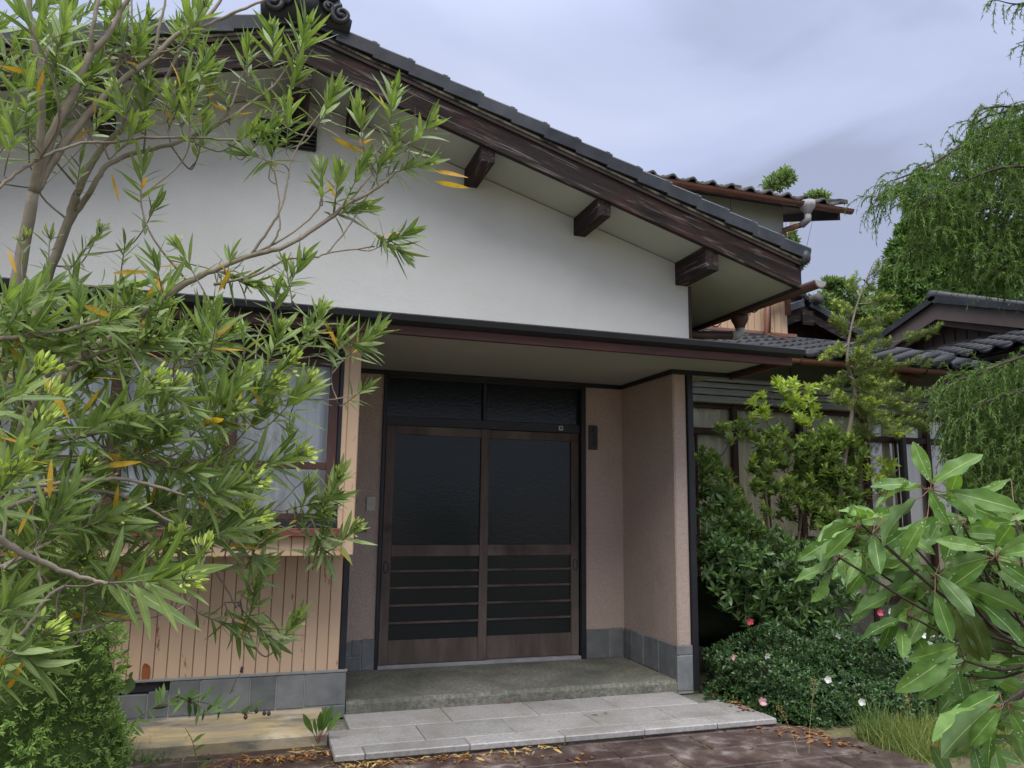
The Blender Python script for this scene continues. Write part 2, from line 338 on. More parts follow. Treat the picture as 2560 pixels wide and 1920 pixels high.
# slate cladding stones on the porch
def stone(x0, x1, y0, y1, z0, z1): box('stone', 'slate', H, x0, x1, y0, y1, z0, z1, .005)
yf = D - .03; XB = -.352
for x0, x1, z0, z1 in [(1.803, 2.02, ZS, .38), (2.026, 2.150, ZS, .384)]: stone(x0, x1, yf - .024, yf - .001, z0, z1)
for x0, x1, z0, z1 in [(-.13, -.030, ZS, .372), (-.34, -.136, ZS, .24), (-.21, -.136, .246, .366), (-.34, -.216, .246, .352)]: stone(x0, x1, yf - .024, yf - .001, z0, z1)
for y0, y1, z0, z1 in [(6.28, 6.425, ZS, .268), (6.28, 6.345, .274, .384), (6.352, 6.425, .274, .384), (6.06, 6.272, ZS, .384), (5.80, 6.053, ZS, .384), (5.507, 5.794, ZS - .09, .384)]: stone(XC - .022, XC - .001, y0, y1, z0, z1)
for x0, x1, z0, z1 in [(XC - .022, XR - .055, .315, .384), (XC - .022, XR - .055, .05, .309)]: stone(x0, x1, F - .023, F - .001, z0, z1)
stone(XC + .001, XR - .055, F, F + .2, .0, .10)
for a_ in ((1.803, 2.155, yf - .019, yf - .0005, ZS, .376), (-.34, -.031, yf - .019, yf - .0005, ZS, .345), (XC - .017, XC - .0005, 5.53, 6.43, ZS, .378), (XC - .015, XR - .056, F - .018, F - .0005, .03, .378), (-2.6, XB - .002, F - .021, F + .008, .10, .246), (-1.44, XB - .002, F - .0205, F + .0075, .24, .316)): box('joint_mortar', 'grout', H, *a_, 0)
# canopy
cp = MB(); cp.prism([(CF, 2.547), (CF, 2.60), (F, 2.74), (F, 2.57), (D + .1, 2.57), (D + .1, 2.55), (CF + .02, 2.55)], 0, -4.2, 2.70)
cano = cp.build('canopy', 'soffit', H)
box('fascia', 'redwood', cano, -4.2, 2.732, CF - .022, CF + .012, 2.488, 2.546, .003)
box('end_fascia', 'redwood', cano, 2.703, 2.73, CF + .015, F - .003, 2.50, 2.556, .003)
mb = MB(); mb.prism([(CF - .03, 2.546), (CF - .085, 2.565), (CF - .095, 2.60), (CF - .075, 2.612), (CF + .0, 2.603), (CF + .02, 2.56)], 0, -4.2, 2.80); mb.build('drip_edge', 'black', cano)
box('trim', 'black', cano, -.36, XC - .0, D - .06, D - .03, 2.512, 2.549, .002)
box('trim', 'black', cano, XC - .025, XC - .002, F - .02, D - .03, 2.512, 2.549, .002)
box('trim', 'black', cano, XC - .025, 2.70, F - .03, F - .005, 2.512, 2.549, .002)
mb = MB(); mb.box(2.68, 2.70, CF + .02, F - .005, 2.528, 2.549); mb.build('trim', 'black', cano)
# transom and doors
fr = box('door_frame', 'black', H, -.028, 1.80, D - .015, D + .06, 2.092, 2.168, .003)
for x0, x1 in ((-.03, .0), (1.757, 1.803)): box('jamb', 'black', H, x0, x1, D - .05, D + .06, ZS, 2.52, .003)
box('head', 'black', H, .0, 1.757, D - .04, D + .06, 2.49, 2.52, .003)
box('mullion', 'black', H, .842, .872, D - .02, D + .04, 2.168, 2.49, .003)
for x0, x1 in ((0, .842), (.872, 1.757)): box('transom_pane', 'darkglass', H, x0, x1, D + .015, D + .022, 2.168, 2.49, 0)
box('threshold', 'greypipe', H, -.0, 1.757, D - .045, D + .05, .125, .162, .004)
zsl = (.895, .762, .623, .486)
for k, (x0, x1, yo) in enumerate([(.004, .902, 0.0), (.832, 1.754, .034)]):
    dp = thing('door_panel', '', '', (x0, D, .16)); del dp['label'], dp['category']
    dp.parent = H; dp.matrix_parent_inverse = WM[H.name].inverted()
    y0, y1 = D - .035 + yo, D - .004 + yo
    sw = .075; zl, zt_ = .166, 2.089
    for s0, s1 in ((x0, x0 + sw), (x1 - sw, x1)): box('stile', 'doorwood', dp, s0, s1, y0, y1, zl, zt_, .004)
    for r0, r1 in ((2.015, zt_), (1.012, 1.106), (zl, .352)): box('rail', 'doorwood', dp, x0 + sw, x1 - sw, y0 + .003, y1 - .003, r0, r1, .004)
    for z in zsl: box('slat', 'doorwood', dp, x0 + sw, x1 - sw, y0 + .004, y0 + .020, z - .009, z + .009, .003)
    for r0, r1 in ((1.106, 2.015), (.352, 1.012)): box('pane', 'darkglass', dp, x0 + sw - .004, x1 - sw + .004, y0 + .021, y0 + .025, r0, r1, 0)
    hx = x0 + sw * .5 if k == 0 else x1 - sw * .5
    ring = MB(); P = [(hx + .021 * math.cos(a), y0 - .002, .93 + .046 * math.sin(a)) for a in np.linspace(0, 2 * math.pi, 17)]
    ring.tube(P, .004, 5, False); ring.build('finger_pull', 'black', dp, True)
# left bay: siding wall with slate plinth
XB = -.352
box('bay_wall', 'darkwood', H, -4.0, XB - .02, F + .012, D + .1, .0, 2.56, 0)
box('corner_post', 'black', H, XB - .05, XB - .008, F - .016, F + .03, .338, 1.2, .004)
nb = 0; x = XB - .052
while x > -2.75:
    wd = .076
    mb = MB(); yb = F - .002
    mb.prism([(x - wd + .001, yb), (x - wd + .004, yb - .009), (x - .005, yb - .008), (x - .001, yb - .002), (x - .001, yb + .010), (x - wd + .001, yb + .010)], 2, .338, 1.16)
    mb.build('siding_board', 'siding', H); x -= wd
box('plinth_cap', 'grout', H, -2.75, XB + .005, F - .03, F + .02, .322, .338, .003)
px = [(-.352, -.62), (-.62, -.80), (-.80, -.96), (-.96, -1.26), (-1.26, -1.44)]
for b_, a in px:
    stone(a + .003, b_ - .003, F - .026, F + .01, .108 if a < -.7 else .115, .320)
stone(-.50, XB, F - .024, F + .01, .03, .110)
for a, b_, z0, z1 in [(-1.56, -1.443, .108, .262), (-1.72, -1.566, .108, .250), (-1.90, -1.726, .108, .250), (-2.10, -1.906, .108, .318), (-2.35, -2.106, .108, .318), (-2.6, -2.356, .108, .318)]: stone(a, b_, F - .026, F + .01, z0, z1)
box('vent_slot', 'black', H, -1.90, -1.50, F - .008, F + .01, .262, .320, 0)
# rust blooms raised on the boards above the vent
for cx_, cz_, sx_, sz_ in ((-1.585, .375, .028, .06), (-1.80, .355, .035, .03)):
    P = [(cx_ + sx_ * (1 + .12 * math.sin(2 * a + cx_ * 9)) * math.cos(a), cz_ + sz_ * (1 + .12 * math.sin(3 * a + 1)) * math.sin(a)) for a in np.linspace(0, 2 * math.pi, 18, endpoint=False)]
    mb = MB(); mb.prism(P, 1, F - .0155, F - .013); mb.build('rust_patch', 'rust', H)
# projecting window box
WB = F - .45
wx0, wx1 = -3.6, -.395
box("window_box", "darkwood", H, wx0, -.40, WB + .20, F + .01, 1.12, 2.548, 0)
box('box_post', 'siding', H, -.468, wx1, WB - .004, F - .03, 1.112, 2.546, .006)
box('box_post', 'siding', H, -.502, -.4695, WB - .001, WB + .06, 1.225, 2.546, .004)
x = -.47
while x > -2.9:
    wd = .076; mb = MB(); yb = WB + .01
    mb.prism([(x - wd + .001, yb), (x - wd + .004, yb - .009), (x - .005, yb - .008), (x - .001, yb - .002), (x - .001, yb + .010), (x - wd + .001, yb + .010)], 2, 1.112, 1.226); mb.build('apron_board', 'siding', H); x -= wd
box('box_floor', 'darkwood', H, wx0, -.40, WB + .012, F - .02, 1.112, 1.118, 0)
box('sill', 'redsill', H, wx0, -.475, WB - .05, WB + .05, 1.228, 1.280, .005)
box('track', 'black', H, wx0, -.503, WB - .01, WB + .09, 1.281, 1.33, .003)
box('jamb', 'black', H, -.525, -.503, WB + .0, WB + .09, 1.33, 2.546, .003)
box('head', 'darkwood', H, wx0, -.525, WB + .0, WB + .09, 2.36, 2.546, .003)
sx = [-.527, -1.165, -1.80, -2.44, -3.08]
for k in range(4):
    b_, a = sx[k] , sx[k + 1]; yo = .012 + .036 * (k % 2)
    ws = thing('window_sash', '', '', (a, WB, 1.3)); del ws['label'], ws['category']
    ws.parent = H; ws.matrix_parent_inverse = WM[H.name].inverted()
    for s0, s1 in ((a - .02, a + .028), (b_ - .06, b_)): box('stile', 'brownframe', ws, s0, s1, WB + yo, WB + yo + .03, 1.33, 2.36, .004)
    for z0, z1 in ((1.33, 1.37), (1.645, 1.692), (2.31, 2.36)): box('rail', 'brownframe', ws, a + .028, b_ - .06, WB + yo + .003, WB + yo + .027, z0, z1, .003)
    for z0, z1 in ((1.37, 1.645), (1.692, 2.31)): box('pane', 'glass', ws, a + .026, b_ - .058, WB + yo + .013, WB + yo + .017, z0, z1, 0)
P = []; n = 220; X = np.linspace(wx0 + .3, -.53, n)
yv = WB + .115 + .014 * np.sin(X * 52) + .008 * np.sin(X * 23 + 1)
V = np.concatenate([np.stack([X, yv, np.full(n, 1.33)], 1), np.stack([X, yv, np.full(n, 2.5)], 1)])
Fq = np.array([(i, i + 1, i + 1 + n, i + n) for i in range(n - 1)])
# the hollow behind the panes is part of the box: curtain hangs in it
link('curtain', npmesh('curtain', V, Fq, MT['curtain']), H)
# roof: bargeboards, strip, soffit, purlins, verge tiles
B0, B1 = 5.03, 5.075
roof = MB()
RE = 3.073; LE = 2 * RX - RE
hs = .235
roof.prism([(LE - .05, zb(LE - .05) + .05), (RX, zb(RX) + .05), (RE + .05, zb(RE + .05) + .05), (RE + .05, zb(RE + .05) + hs + .05), (RX, zb(RX) + hs + .05), (LE - .05, zb(LE - .05) + hs + .05)], 1, 5.08, 10.5)
roof = roof.build('roof', 'darkwood', H)
for sg in (1, -1):
    xe = RX + sg * (RE - RX); th = math.atan(SL) * sg
    mb = MB(); Ln = (RE - RX) / math.cos(th)
    # local: x along the slope, z up; board with plumb cuts
    def loc2(x_, z_): return (x_ - RX) / math.cos(th) * 1.0, z_
    top = .19
    pts_ = [(RX, zb(RX)), (xe, zb(xe)), (xe - sg * .012, zb(xe) + .145), (xe - sg * .05, zb(xe - sg * .05) + top), (RX, zb(RX) + top)]
    Mr = Matrix.Translation((RX, 5.05, zb(RX))) @ Matrix.Rotation(th, 4, 'Y'); Mi = Mr.inverted()
    V = []
    for y_ in (B0, B1): V += [Mi @ Vector((p[0], y_, p[1])) for p in pts_]
    n = 5; Fs = [tuple(range(n))[::-1], tuple(range(n, 2 * n))] + [(i, (i + 1) % n, (i + 1) % n + n, i + n) for i in range(n)]
    mb.add(V, Fs); me, _ = mb.mesh('bargeboard', MT['barge'], center=False); link('bargeboard', me, H, Mr)
    for nm, mt_, za, zc, ya in (('rake_strip', 'darkwood', top + .002, top + .030, B0 - .014), ('mortar_strip', 'mortar', top + .032, top + .05, B0 - .022), ('rake_batten', 'black', top + .052, top + .085, B0 - .008)):
        mb = MB(); mb.prism([(RX, zb(RX) + za), (xe, zb(xe) + za), (xe, zb(xe) + zc), (RX, zb(RX) + zc)], 1, ya, B1 + .1); mb.build(nm, mt_, roof)
    # white soffit under the rake and on to the eave
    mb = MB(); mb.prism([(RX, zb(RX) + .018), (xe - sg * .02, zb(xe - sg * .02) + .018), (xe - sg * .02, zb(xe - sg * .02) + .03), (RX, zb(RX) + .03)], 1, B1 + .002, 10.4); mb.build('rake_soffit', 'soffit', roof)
    box('eave_fascia', 'darkwood', roof, min(xe - sg * .02, xe + sg * .0), max(xe - sg * .02, xe + sg * .0), B1 + .003, 10.4, zb(xe) - .006, zb(xe) + .12, 0)
# purlins between wall and bargeboard
def purlin(x0, w_, h, ye=B1 + .003):
    Mr = Matrix.Translation((x0 + w_ / 2, (F + ye) / 2, zb(x0) - h / 2)) @ Matrix.Rotation(R(90), 4, 'Z')
    L_ = F + .05 - ye; hh = h / 2; ww = w_ / 2
    zt0, zt1 = zb(x0 + w_ / 2) + .016 - (zb(x0) - h / 2), 0
    mb = MB().box(-L_ / 2 - .0, L_ / 2, -ww, ww, -hh, hh + .012, .004); me, o_ = mb.mesh('purlin', MT['barge']); link('purlin', me, H, Mr @ Matrix.Translation(o_))
for x0, h, w_ in ((2.217, .18, .113), (1.301, .135, .106), (.385, .125, .106), (-.53, .125, .106), (RX - .06, .16, .12), (2 * RX - .42, .125, .106), (2 * RX - 1.41, .135, .106)): purlin(x0, w_, h)
# louvred gable vent
vt = box('gable_vent', 'black', H, -1.17, -.735, F - .02, F + .02, 3.965, 4.16, .004)
for k in range(6): MB().box(-.218, .218, -.03, .0, -.006, .006, 0, Matrix.Translation((-.952, F - .022, 3.99 + k * .03)) @ Matrix.Rotation(R(35), 4, 'X')).build('louvre', 'black', vt)
# verge tiles, each a child of the roof
def verge_mesh(Lt):
    mb = MB()
    # along x 0..Lt, skirt faces -y
    prof = [(-.012, -.092), (-.012, .0), (.0, .014), (.03, .022), (.075, .020), (.12, .0), (.24, -.004), (.24, -.03), (.02, -.03), (.012, -.092)]
    n = len(prof); V = [(x_, y_, z_) for x_ in (0, Lt) for y_, z_ in prof]
    mb.add(V, [tuple(range(n)), tuple(range(n, 2 * n))[::-1]] + [(i, i + n, (i + 1) % n + n, (i + 1) % n) for i in range(n)])
    mb.box(-.03, .006, -.006, .11, -.03, .034, .004)
    return mb.mesh('verge_tile', MT['tile'], center=False)[0]
vm = verge_mesh(.287)
stp = .2525; n_t = 15
for sg in (1, -1):
    for k in range(n_t):
        xk = RX + sg * (.218 + k * stp)
        M = Matrix.Translation((xk, B0 - .03, zb(xk) + .338)) @ (Matrix() if sg > 0 else Matrix.Scale(-1, 4, (1, 0, 0))) @ Matrix.Rotation(math.atan(SL) - R(3.6), 4, 'Y')
        link('verge_tile', vm, roof, M)
    xk = RX + sg * .0
    M = Matrix.Translation((RX, B0 - .032, zb(RX) + .355)) @ (Matrix() if sg > 0 else Matrix.Scale(-1, 4, (1, 0, 0))) @ Matrix.Rotation(math.atan(SL) - R(3.6), 4, 'Y')
    link('verge_tile', vm, roof, M)
    xe = RX + sg * (RE - RX + .040)
    mb = MB(); P = [(xe + sg * (.0 + .035 * math.cos(a)), zb(xe) + .27 + .055 * math.sin(a)) for a in np.linspace(0, 2 * math.pi, 14, endpoint=False)]
    mb.prism(P, 1, B0 - .045, B0 + .2); mb.build('eave_end_tile', 'tile', roof, True)
# eave tile course along the right eave
mb = MB(); mb.prism([(RE - .1, zb(RE) + .26), (RE + .10, zb(RE) + .215), (RE + .10, zb(RE) + .19), (RE - .1, zb(RE) + .2)], 1, B0 + .1, 10.4); mb.build('eave_tiles', 'tile', roof)
# tiles over the roof plane beyond the verge (unseen from below but standing there)
for sg in (1, -1):
    mb = MB(); mb.prism([(RX, zb(RX) + .29), (RX + sg * (RE - RX), zb(RE) + .29), (RX + sg * (RE - RX), zb(RE) + .33), (RX, zb(RX) + .33)], 1, B0 + .2, 10.5); mb.build('tile_field', 'tile', roof)
mb = MB(); mb.tube([(RX, B0 + .1, zb(RX) + .42), (RX, 10.5, zb(RX) + .42)], .09, 12); mb.build('ridge_roll', 'tile', roof, True)
# demon-tile style ridge end: arch, recess and scrolls
oz = zb(RX) + .33; mb = MB()
outl = [(-.30, -.04), (-.315, .04), (-.25, .10), (-.215, .20), (-.185, .26), (-.16, .33), (-.07, .385), (.0, .40), (.07, .385), (.16, .33), (.185, .26), (.215, .20), (.25, .10), (.315, .04), (.30, -.04), (.10, -.02), (0, .02), (-.10, -.02)]
def oni(s, cx, cy, cz):
    mb = MB(); mb.prism([(cx + a * s, cz + b_ * s) for a, b_ in outl], 1, cy, cy + .10 * s)
    arc = [(cx + s * .098 * math.cos(a), cy - .012 * s, cz + s * (.19 + .105 * math.sin(a))) for a in np.linspace(R(-25), R(205), 15)]
    mb.tube(arc, .030 * s, 8)
    arc = [(cx + s * .062 * math.cos(a), cy - .03 * s, cz + s * (.19 + .068 * math.sin(a))) for a in np.linspace(R(-25), R(205), 13)]
    mb.tube(arc, .012 * s, 6)
    mb.tube([(cx, cy - .02 * s, cz + .09 * s), (cx, cy - .07 * s, cz + .08 * s)], .075 * s, 16)
    for sg in (-1, 1):
        for (ox, oz_, r0, tw, rr) in ((.165, .215, .075, 1, .024), (.235, .055, .072, 1, .024), (.135, .335, .06, -1, .02), (.15, .10, .04, 1, .017)):
            sp = []
            for q in np.linspace(0, 1, 26):
                a = tw * q * R(560) + R(90); r_ = r0 * (1 - .82 * q)
                sp.append((cx + s * sg * (ox + r_ * math.cos(a)), cy - s * (.012 + .03 * q), cz + s * (oz_ + r_ * math.sin(a))))
            mb.tube(sp, [s * rr * (1 - .45 * q) for q in np.linspace(0, 1, 26)], 7)
    return mb
oni(.95, RX, B0 - .075, oz - .045).build('ridge_ornament', 'tile', roof, True)
# eave gutter with hooks, funnel and pipe
GX, GZ0 = RE + .055, 3.235
gut = []
def half_pipe(mb, p0, p1, r, th=.004, n=9):
    p0, p1 = np.array(p0), np.array(p1); d = (p1 - p0) / np.linalg.norm(p1 - p0); sd_ = np.cross(d, (0, 0, 1)); sd_ /= np.linalg.norm(sd_); u_ = np.cross(sd_, d)
    V = []; Fs = []
    A = [R(180) + R(180) * i / (n - 1) for i in range(n)]
    for p in (p0, p1):
        for rr in (r, r - th):
            for a in A: V.append(p + rr * (math.cos(a) * sd_ + math.sin(a) * u_))
    def q(e, l, i): return e * 2 * n + l * n + i
    for i in range(n - 1):
        Fs += [(q(0, 0, i), q(1, 0, i), q(1, 0, i + 1), q(0, 0, i + 1)), (q(0, 1, i), q(0, 1, i + 1), q(1, 1, i + 1), q(1, 1, i)), (q(0, 0, i), q(0, 0, i + 1), q(0, 1, i + 1), q(0, 1, i)), (q(1, 0, i), q(1, 1, i), q(1, 1, i + 1), q(1, 0, i + 1))]
    for i in (0, n - 1): Fs.append((q(0, 0, i), q(0, 1, i), q(1, 1, i), q(1, 0, i)))
    return mb.add(V, Fs)
gt = half_pipe(MB(), (GX, 4.86, GZ0 - .015), (GX, 10.3, GZ0 + .10), .058).build('gutter', 'browngutter', H, True)
MB().prism([(GX + .056 * math.cos(a), GZ0 - .02 + .056 * math.sin(a)) for a in np.linspace(R(180), R(360), 9)], 1, 4.862, 4.87).build('gutter_end', 'greypipe', gt)
for y_ in (5.05, 5.75, 6.35): MB().tube([(GX + .063 * math.cos(a), y_, GZ0 + .0 + .063 * math.sin(a)) for a in np.linspace(R(170), R(380), 12)], .006, 5).build('hook', 'black', gt)
fz = GZ0 - .02
MB().tube([(GX, 5.95, fz - .02), (GX, 5.95, fz - .075), (GX, 5.95, fz - .12), (GX, 5.95, fz - .15)], [.085, .075, .05, .042], 14).build('funnel', 'browngutter', gt, True)
MB().tube([(GX, 5.95, fz - .14), (GX, 5.95, fz - .19), (GX - .04, 5.95, fz - .215), (GX - .10, 5.95, fz - .22)], .043, 12).build('elbow', 'greypipe', gt, True)
MB().tube([(GX - .09, 5.95, fz - .22), (XR + .02, 6.02, fz - .25)], .038, 12).build('downpipe', 'browngutter', gt, True)
# fittings hung on the porch walls
n_ = MB().box(1.832, 1.918, yf - .024, yf - .001, 1.945, 2.165, .006).build('name_plate', 'plate'); n_['label'] = 'small dark stone name plate with three engraved characters beside the door'; n_['category'] = 'name plate'
def stroke(x0, z0, x1, z1, w_=.004):
    d = math.atan2(z1 - z0, x1 - x0); ln = math.hypot(x1 - x0, z1 - z0)
    return Matrix.Translation(((x0 + x1) / 2, yf - .0252, (z0 + z1) / 2)) @ Matrix.Rotation(-d, 4, 'Y'), ln, w_
ink = MB(); cx_ = 1.875
for ch, zc in (([(-.02, .012, .02, .012), (0, .03, 0, .012), (-.004, .012, -.018, -.016), (-.008, -.002, .016, -.002), (.016, -.002, .016, -.024), (-.008, -.002, -.008, -.024), (-.008, -.022, .016, -.022)], 2.125),
               ([(-.016, .014, .016, .014), (-.012, 0, .012, 0), (-.02, -.016, .02, -.016), (0, .014, 0, -.016)], 2.068),
               ([(-.022, .022, -.014, .016), (-.022, .004, -.014, 0), (-.022, -.024, -.012, -.010), (-.006, .022, .022, .022), (.008, .03, .008, .010), (-.006, .010, .022, .010), (-.004, -.002, .020, -.002), (-.004, -.002, -.004, -.018), (.020, -.002, .020, -.018), (-.004, -.012, .020, -.012), (-.006, -.026, .024, -.026)], 1.995)):
    for s_ in ch:
        M, ln, w_ = stroke(cx_ + s_[0], zc + s_[1], cx_ + s_[2], zc + s_[3]); ink.box(-ln / 2, ln / 2, -.0012, .0012, -w_ / 2, w_ / 2, 0, M)
ink.build('lettering', 'ink', n_)
d_ = MB().box(-.139, -.068, yf - .013, yf - .001, 1.378, 1.497, .004).build('doorbell', 'cream'); d_['label'] = 'cream door bell plate on the pink stucco left of the doors'; d_['category'] = 'doorbell'
P = [(-.1035 + .016 * math.cos(a), yf - .0135, 1.432 + .007 * math.sin(a)) for a in np.linspace(0, 2 * math.pi, 13)]
MB().tube(P, .0016, 5, False).build('button', 'greypipe', d_); MB().tube([(-.1035, yf - .016, 1.475), (-.1035, yf - .012, 1.475)], .003, 8).build('screw', 'greypipe', d_)
ms = thing('mail_slot', 'narrow metal mail slot in the stucco below the bell plate', 'mail slot', (-.17, yf, 1.23))
box('flap', 'black', ms, -.225, -.125, yf - .006, yf - .001, 1.215, 1.245, 0); 
for z0, z1 in ((1.205, 1.215), (1.245, 1.255)): box('frame', 'greypipe', ms, -.235, -.115, yf - .014, yf - .001, z0, z1, .002)
sn = thing('door_sensor', 'tiny pale square sensor on the dark frame above the right door', 'sensor', (1.57, D, 2.13))
box('housing', 'cream', sn, 1.545, 1.59, D - .032, D - .0155, 2.108, 2.152, .005); MB().tube([(1.5675, D - .0345, 2.13), (1.5675, D - .031, 2.13)], .009, 10).build('lens', 'ink', sn)
# ================================================================== roof tile for the wings
def kawara(name, mat, w_=.275, l_=.30):
    """one S-shaped pantile: x across, y down the slope, z up, with a thick front lip"""
    prof = []
    for i in range(11):
        q = i / 10; x_ = q * w_ * 1.06
        z_ = (-.022 * math.sin(math.pi * min(1, q / .62))) if q < .62 else .034 * math.sin(math.pi * (q - .62) / .38)
        prof.append((x_, z_))
    n = len(prof); V = [(x_, 0, z_) for x_, z_ in prof] + [(x_, -l_, z_ + .018) for x_, z_ in prof] + [(x_, -l_, z_ - .010) for x_, z_ in prof]
    Fs = [(i, i + n, i + n + 1, i + 1) for i in range(n - 1)] + [(i + n, i + 2 * n, i + 2 * n + 1, i + n + 1) for i in range(n - 1)]
    mb = MB().add(V, Fs); return mb.mesh(name, MT[mat], True, center=False)[0]
def tile_roof(parent, mesh, x0, nx, y0, z0, slope, ny, pitch=.235, w_=.275, name='roof_tile', Rz=None):
    a = math.atan(slope)
    for j in range(ny):
        for i in range(nx):
            M = Matrix.Translation((x0 + i * w_, y0 + (j + 1.25) * pitch * math.cos(a), z0 + (j + 1.25) * pitch * math.sin(a))) @ Matrix.Rotation(a, 4, 'X')
            if Rz is not None: M = Rz @ M
            link(name, mesh, parent, M @ Matrix.Rotation(rng.uniform(-.006, .006), 4, 'Z'))
# ================================================================== engawa wing
Wg = thing('garden_wing', 'low garden wing with curtained windows, silver shutter box and black tiled roof', 'house', (5, 7.2, 0))
WY = 7.2; WX1 = 6.95
box('back_wall', 'darkwood', Wg, 2.4, WX1, WY + .3, WY + .4, 0, 3.2, 0)
box('end_wall', 'panel', Wg, WX1 - .06, WX1, WY, WY + .3, 0, 3.05, 0)
for a, b_ in ((2.45, 3.85), (3.86, 4.62), (4.63, 5.55), (5.56, 6.3), (6.31, WX1)): box('upper_panel', 'panel', Wg, a + .003, b_ - .003, WY - .02, WY + .02, 2.81, 3.10, .002)
sb = thing('shutter_box', '', '', (4.5, WY, 2.6)); del sb['label'], sb['category']; sb.parent = Wg; sb.matrix_parent_inverse = WM[Wg.name].inverted()
for z0, z1, yo in ((2.765, 2.815, .16), (2.70, 2.76, .13), (2.625, 2.695, .135), (2.545, 2.62, .125)):
    mb = MB(); mb.prism([(WY - yo, z0 + .004), (WY - yo - .012, (z0 + z1) / 2), (WY - yo, z1 - .004), (WY - .03, z1), (WY - .03, z0)], 0, 2.5, WX1 - .05); mb.build('rib', 'silver', sb)
for z0, z1, yo in ((2.50, 2.542, .02), (2.215, 2.285, .03), (1.10, 1.15, .03), (.42, .50, .03)): box('rail', 'brownframe', Wg, 2.5, WX1 - .06, WY - yo, WY + .03, z0, z1, .004)
posts = [2.95, 3.87, 4.72, 5.62, 6.52]
for x_ in posts: box('post', 'brownframe', Wg, x_ - .032, x_ + .032, WY - .04, WY + .03, .0, 2.54, .004)
ed = [2.5] + posts + [WX1 - .06]
for a, b_ in zip(ed, ed[1:]):
    for z0, z1 in ((2.285, 2.50), (1.15, 2.215), (.50, 1.10)):
        box('pane', 'lowreflglass', Wg, a + .033, b_ - .033, WY + .02, WY + .024, z0, z1, 0)
    x_ = (a + b_) / 2
    if b_ - a > .6: box('stile', 'brownframe', Wg, x_ - .014, x_ + .014, WY - .006, WY + .019, .5, 2.215, .003)
n = 400; X = np.linspace(2.5, WX1 - .08, n); yv = WY + .062 + .016 * np.sin(X * 40) + .010 * np.sin(X * 17)
V = np.concatenate([np.stack([X, yv, np.full(n, .1)], 1), np.stack([X, yv, np.full(n, 2.52)], 1)])
link('curtain', npmesh('curtain', V, np.array([(i, i + 1, i + 1 + n, i + n) for i in range(n - 1)]), MT['curtain2']), Wg)
box('foundation', 'concrete', Wg, 2.4, WX1, WY - .02, WY + .28, -.02, .40, 0)
EY, EZ, ES = 6.40, 2.985, .335
rf = MB(); rf.prism([(EY + .02, EZ - .045), (EY + .02, EZ - .015), (8.25, EZ + (8.25 - EY) * ES - .015), (8.25, EZ + (8.25 - EY) * ES - .08), (WY, 3.12)], 0, 2.2, WX1 + .35)
rf = rf.build('roof', 'darkwood', Wg)
KT = kawara('roof_tile', 'tilewet'); KO = kawara('roof_tile', 'tileold'); KM = kawara('roof_tile', 'tile')
tile_roof(rf, KT, 2.75, 16, EY - .05, EZ, ES, 8)
gt = half_pipe(MB(), (3.2, EY - .02, 2.93), (6.72, EY - .02, 2.93), .05).build('gutter', 'copper', Wg, True)
for x_ in (4.1, 4.9, 5.7, 6.5): MB().tube([(x_, EY - .02 + .056 * math.cos(a), 2.93 + .056 * math.sin(a)) for a in np.linspace(R(150), R(395), 12)], .005, 5).build('hook', 'brownframe', gt)
box('rain_pipe', 'darkpipe', Wg, 6.03, 6.09, WY - .14, WY - .06, 0, 2.5, .01)

# ================================================================== two storey house behind
T = thing('two_storey_house', 'two storey house behind with white upper panels, peach siding and weathered tile roof', 'house', (4, 9.5, 0))
TY = 8.2; TX = at(1957, 560, TY)[0]
TB0 = at(1957, 603, TY)[2]
ed = [1.2, 2.9, 3.85, 4.6, TX]
for a, b_ in zip(ed, ed[1:]): box('upper_panel', 'whitepanel', T, a + .004, b_ - .004, TY - .02, TY + .06, TB0 + .005, 5.46, .003)
box('band', 'redsill', T, 1.2, TX + .02, TY - .045, TY + .05, TB0 - .075, TB0, .004)
x = TX
while x > 3.2:
    mb = MB(); mb.prism([(x - .098, TY + .0), (x - .09, TY - .012), (x - .012, TY - .012), (x - .003, TY), (x - .003, TY + .02), (x - .098, TY + .02)], 2, 3.35, TB0 - .078); mb.build('siding_board', 'siding', T); x -= .1
box('core', 'darkwood', T, 1.2, TX - .005, TY + .065, 12.5, 0, 5.42, 0)
box('side_wall', 'whitepanel', T, TX - .004, TX, TY + .0, 12.5, 3.3, 5.42, 0)
box('flashing', 'copper', T, 3.0, TX + .1, TY - .06, TY - .02, 3.62, 3.665, .003)
box('wall_footing', 'tile', T, 3.0, TX + 1.2, TY - .12, TY - .065, 3.55, 3.615, .003)
UY, UZ, US, UX = 7.86, 5.335, .33, 6.05
rf = MB(); rf.prism([(UY, UZ - .04), (UY, UZ), (10.9, UZ + (10.9 - UY) * US), (10.9, UZ + (10.9 - UY) * US - .1), (TY, UZ + (TY - UY) * US - .05)], 0, .8, UX)
rf = rf.build('roof', 'darkwood', T)
tile_roof(rf, KO, UX - .27 - 18 * .275, 19, UY - .06, UZ + .03, US, 2)
mb = MB(); mb.prism([(UY - .08, UZ + .045), (10.9, UZ + .045 + (10.9 - UY + .08) * US), (10.9, UZ + .12 + (10.9 - UY) * US), (UY - .08, UZ + .10)], 0, UX - .06, UX + .06); mb.build('verge_tiles', 'tileold', rf)
box('eave_board', 'darkwood', rf, .8, UX + .0, UY + .0, UY + .03, UZ - .075, UZ - .042, .003)
mb = MB(); mb.prism([(UY + .02, UZ - .15), (UY + .02, UZ - .03), (10.9, UZ + (10.9 - UY) * US - .03), (10.9, UZ + (10.9 - UY) * US - .15)], 0, UX - .03, UX + .012); mb.build('bargeboard', 'darkwood', rf)
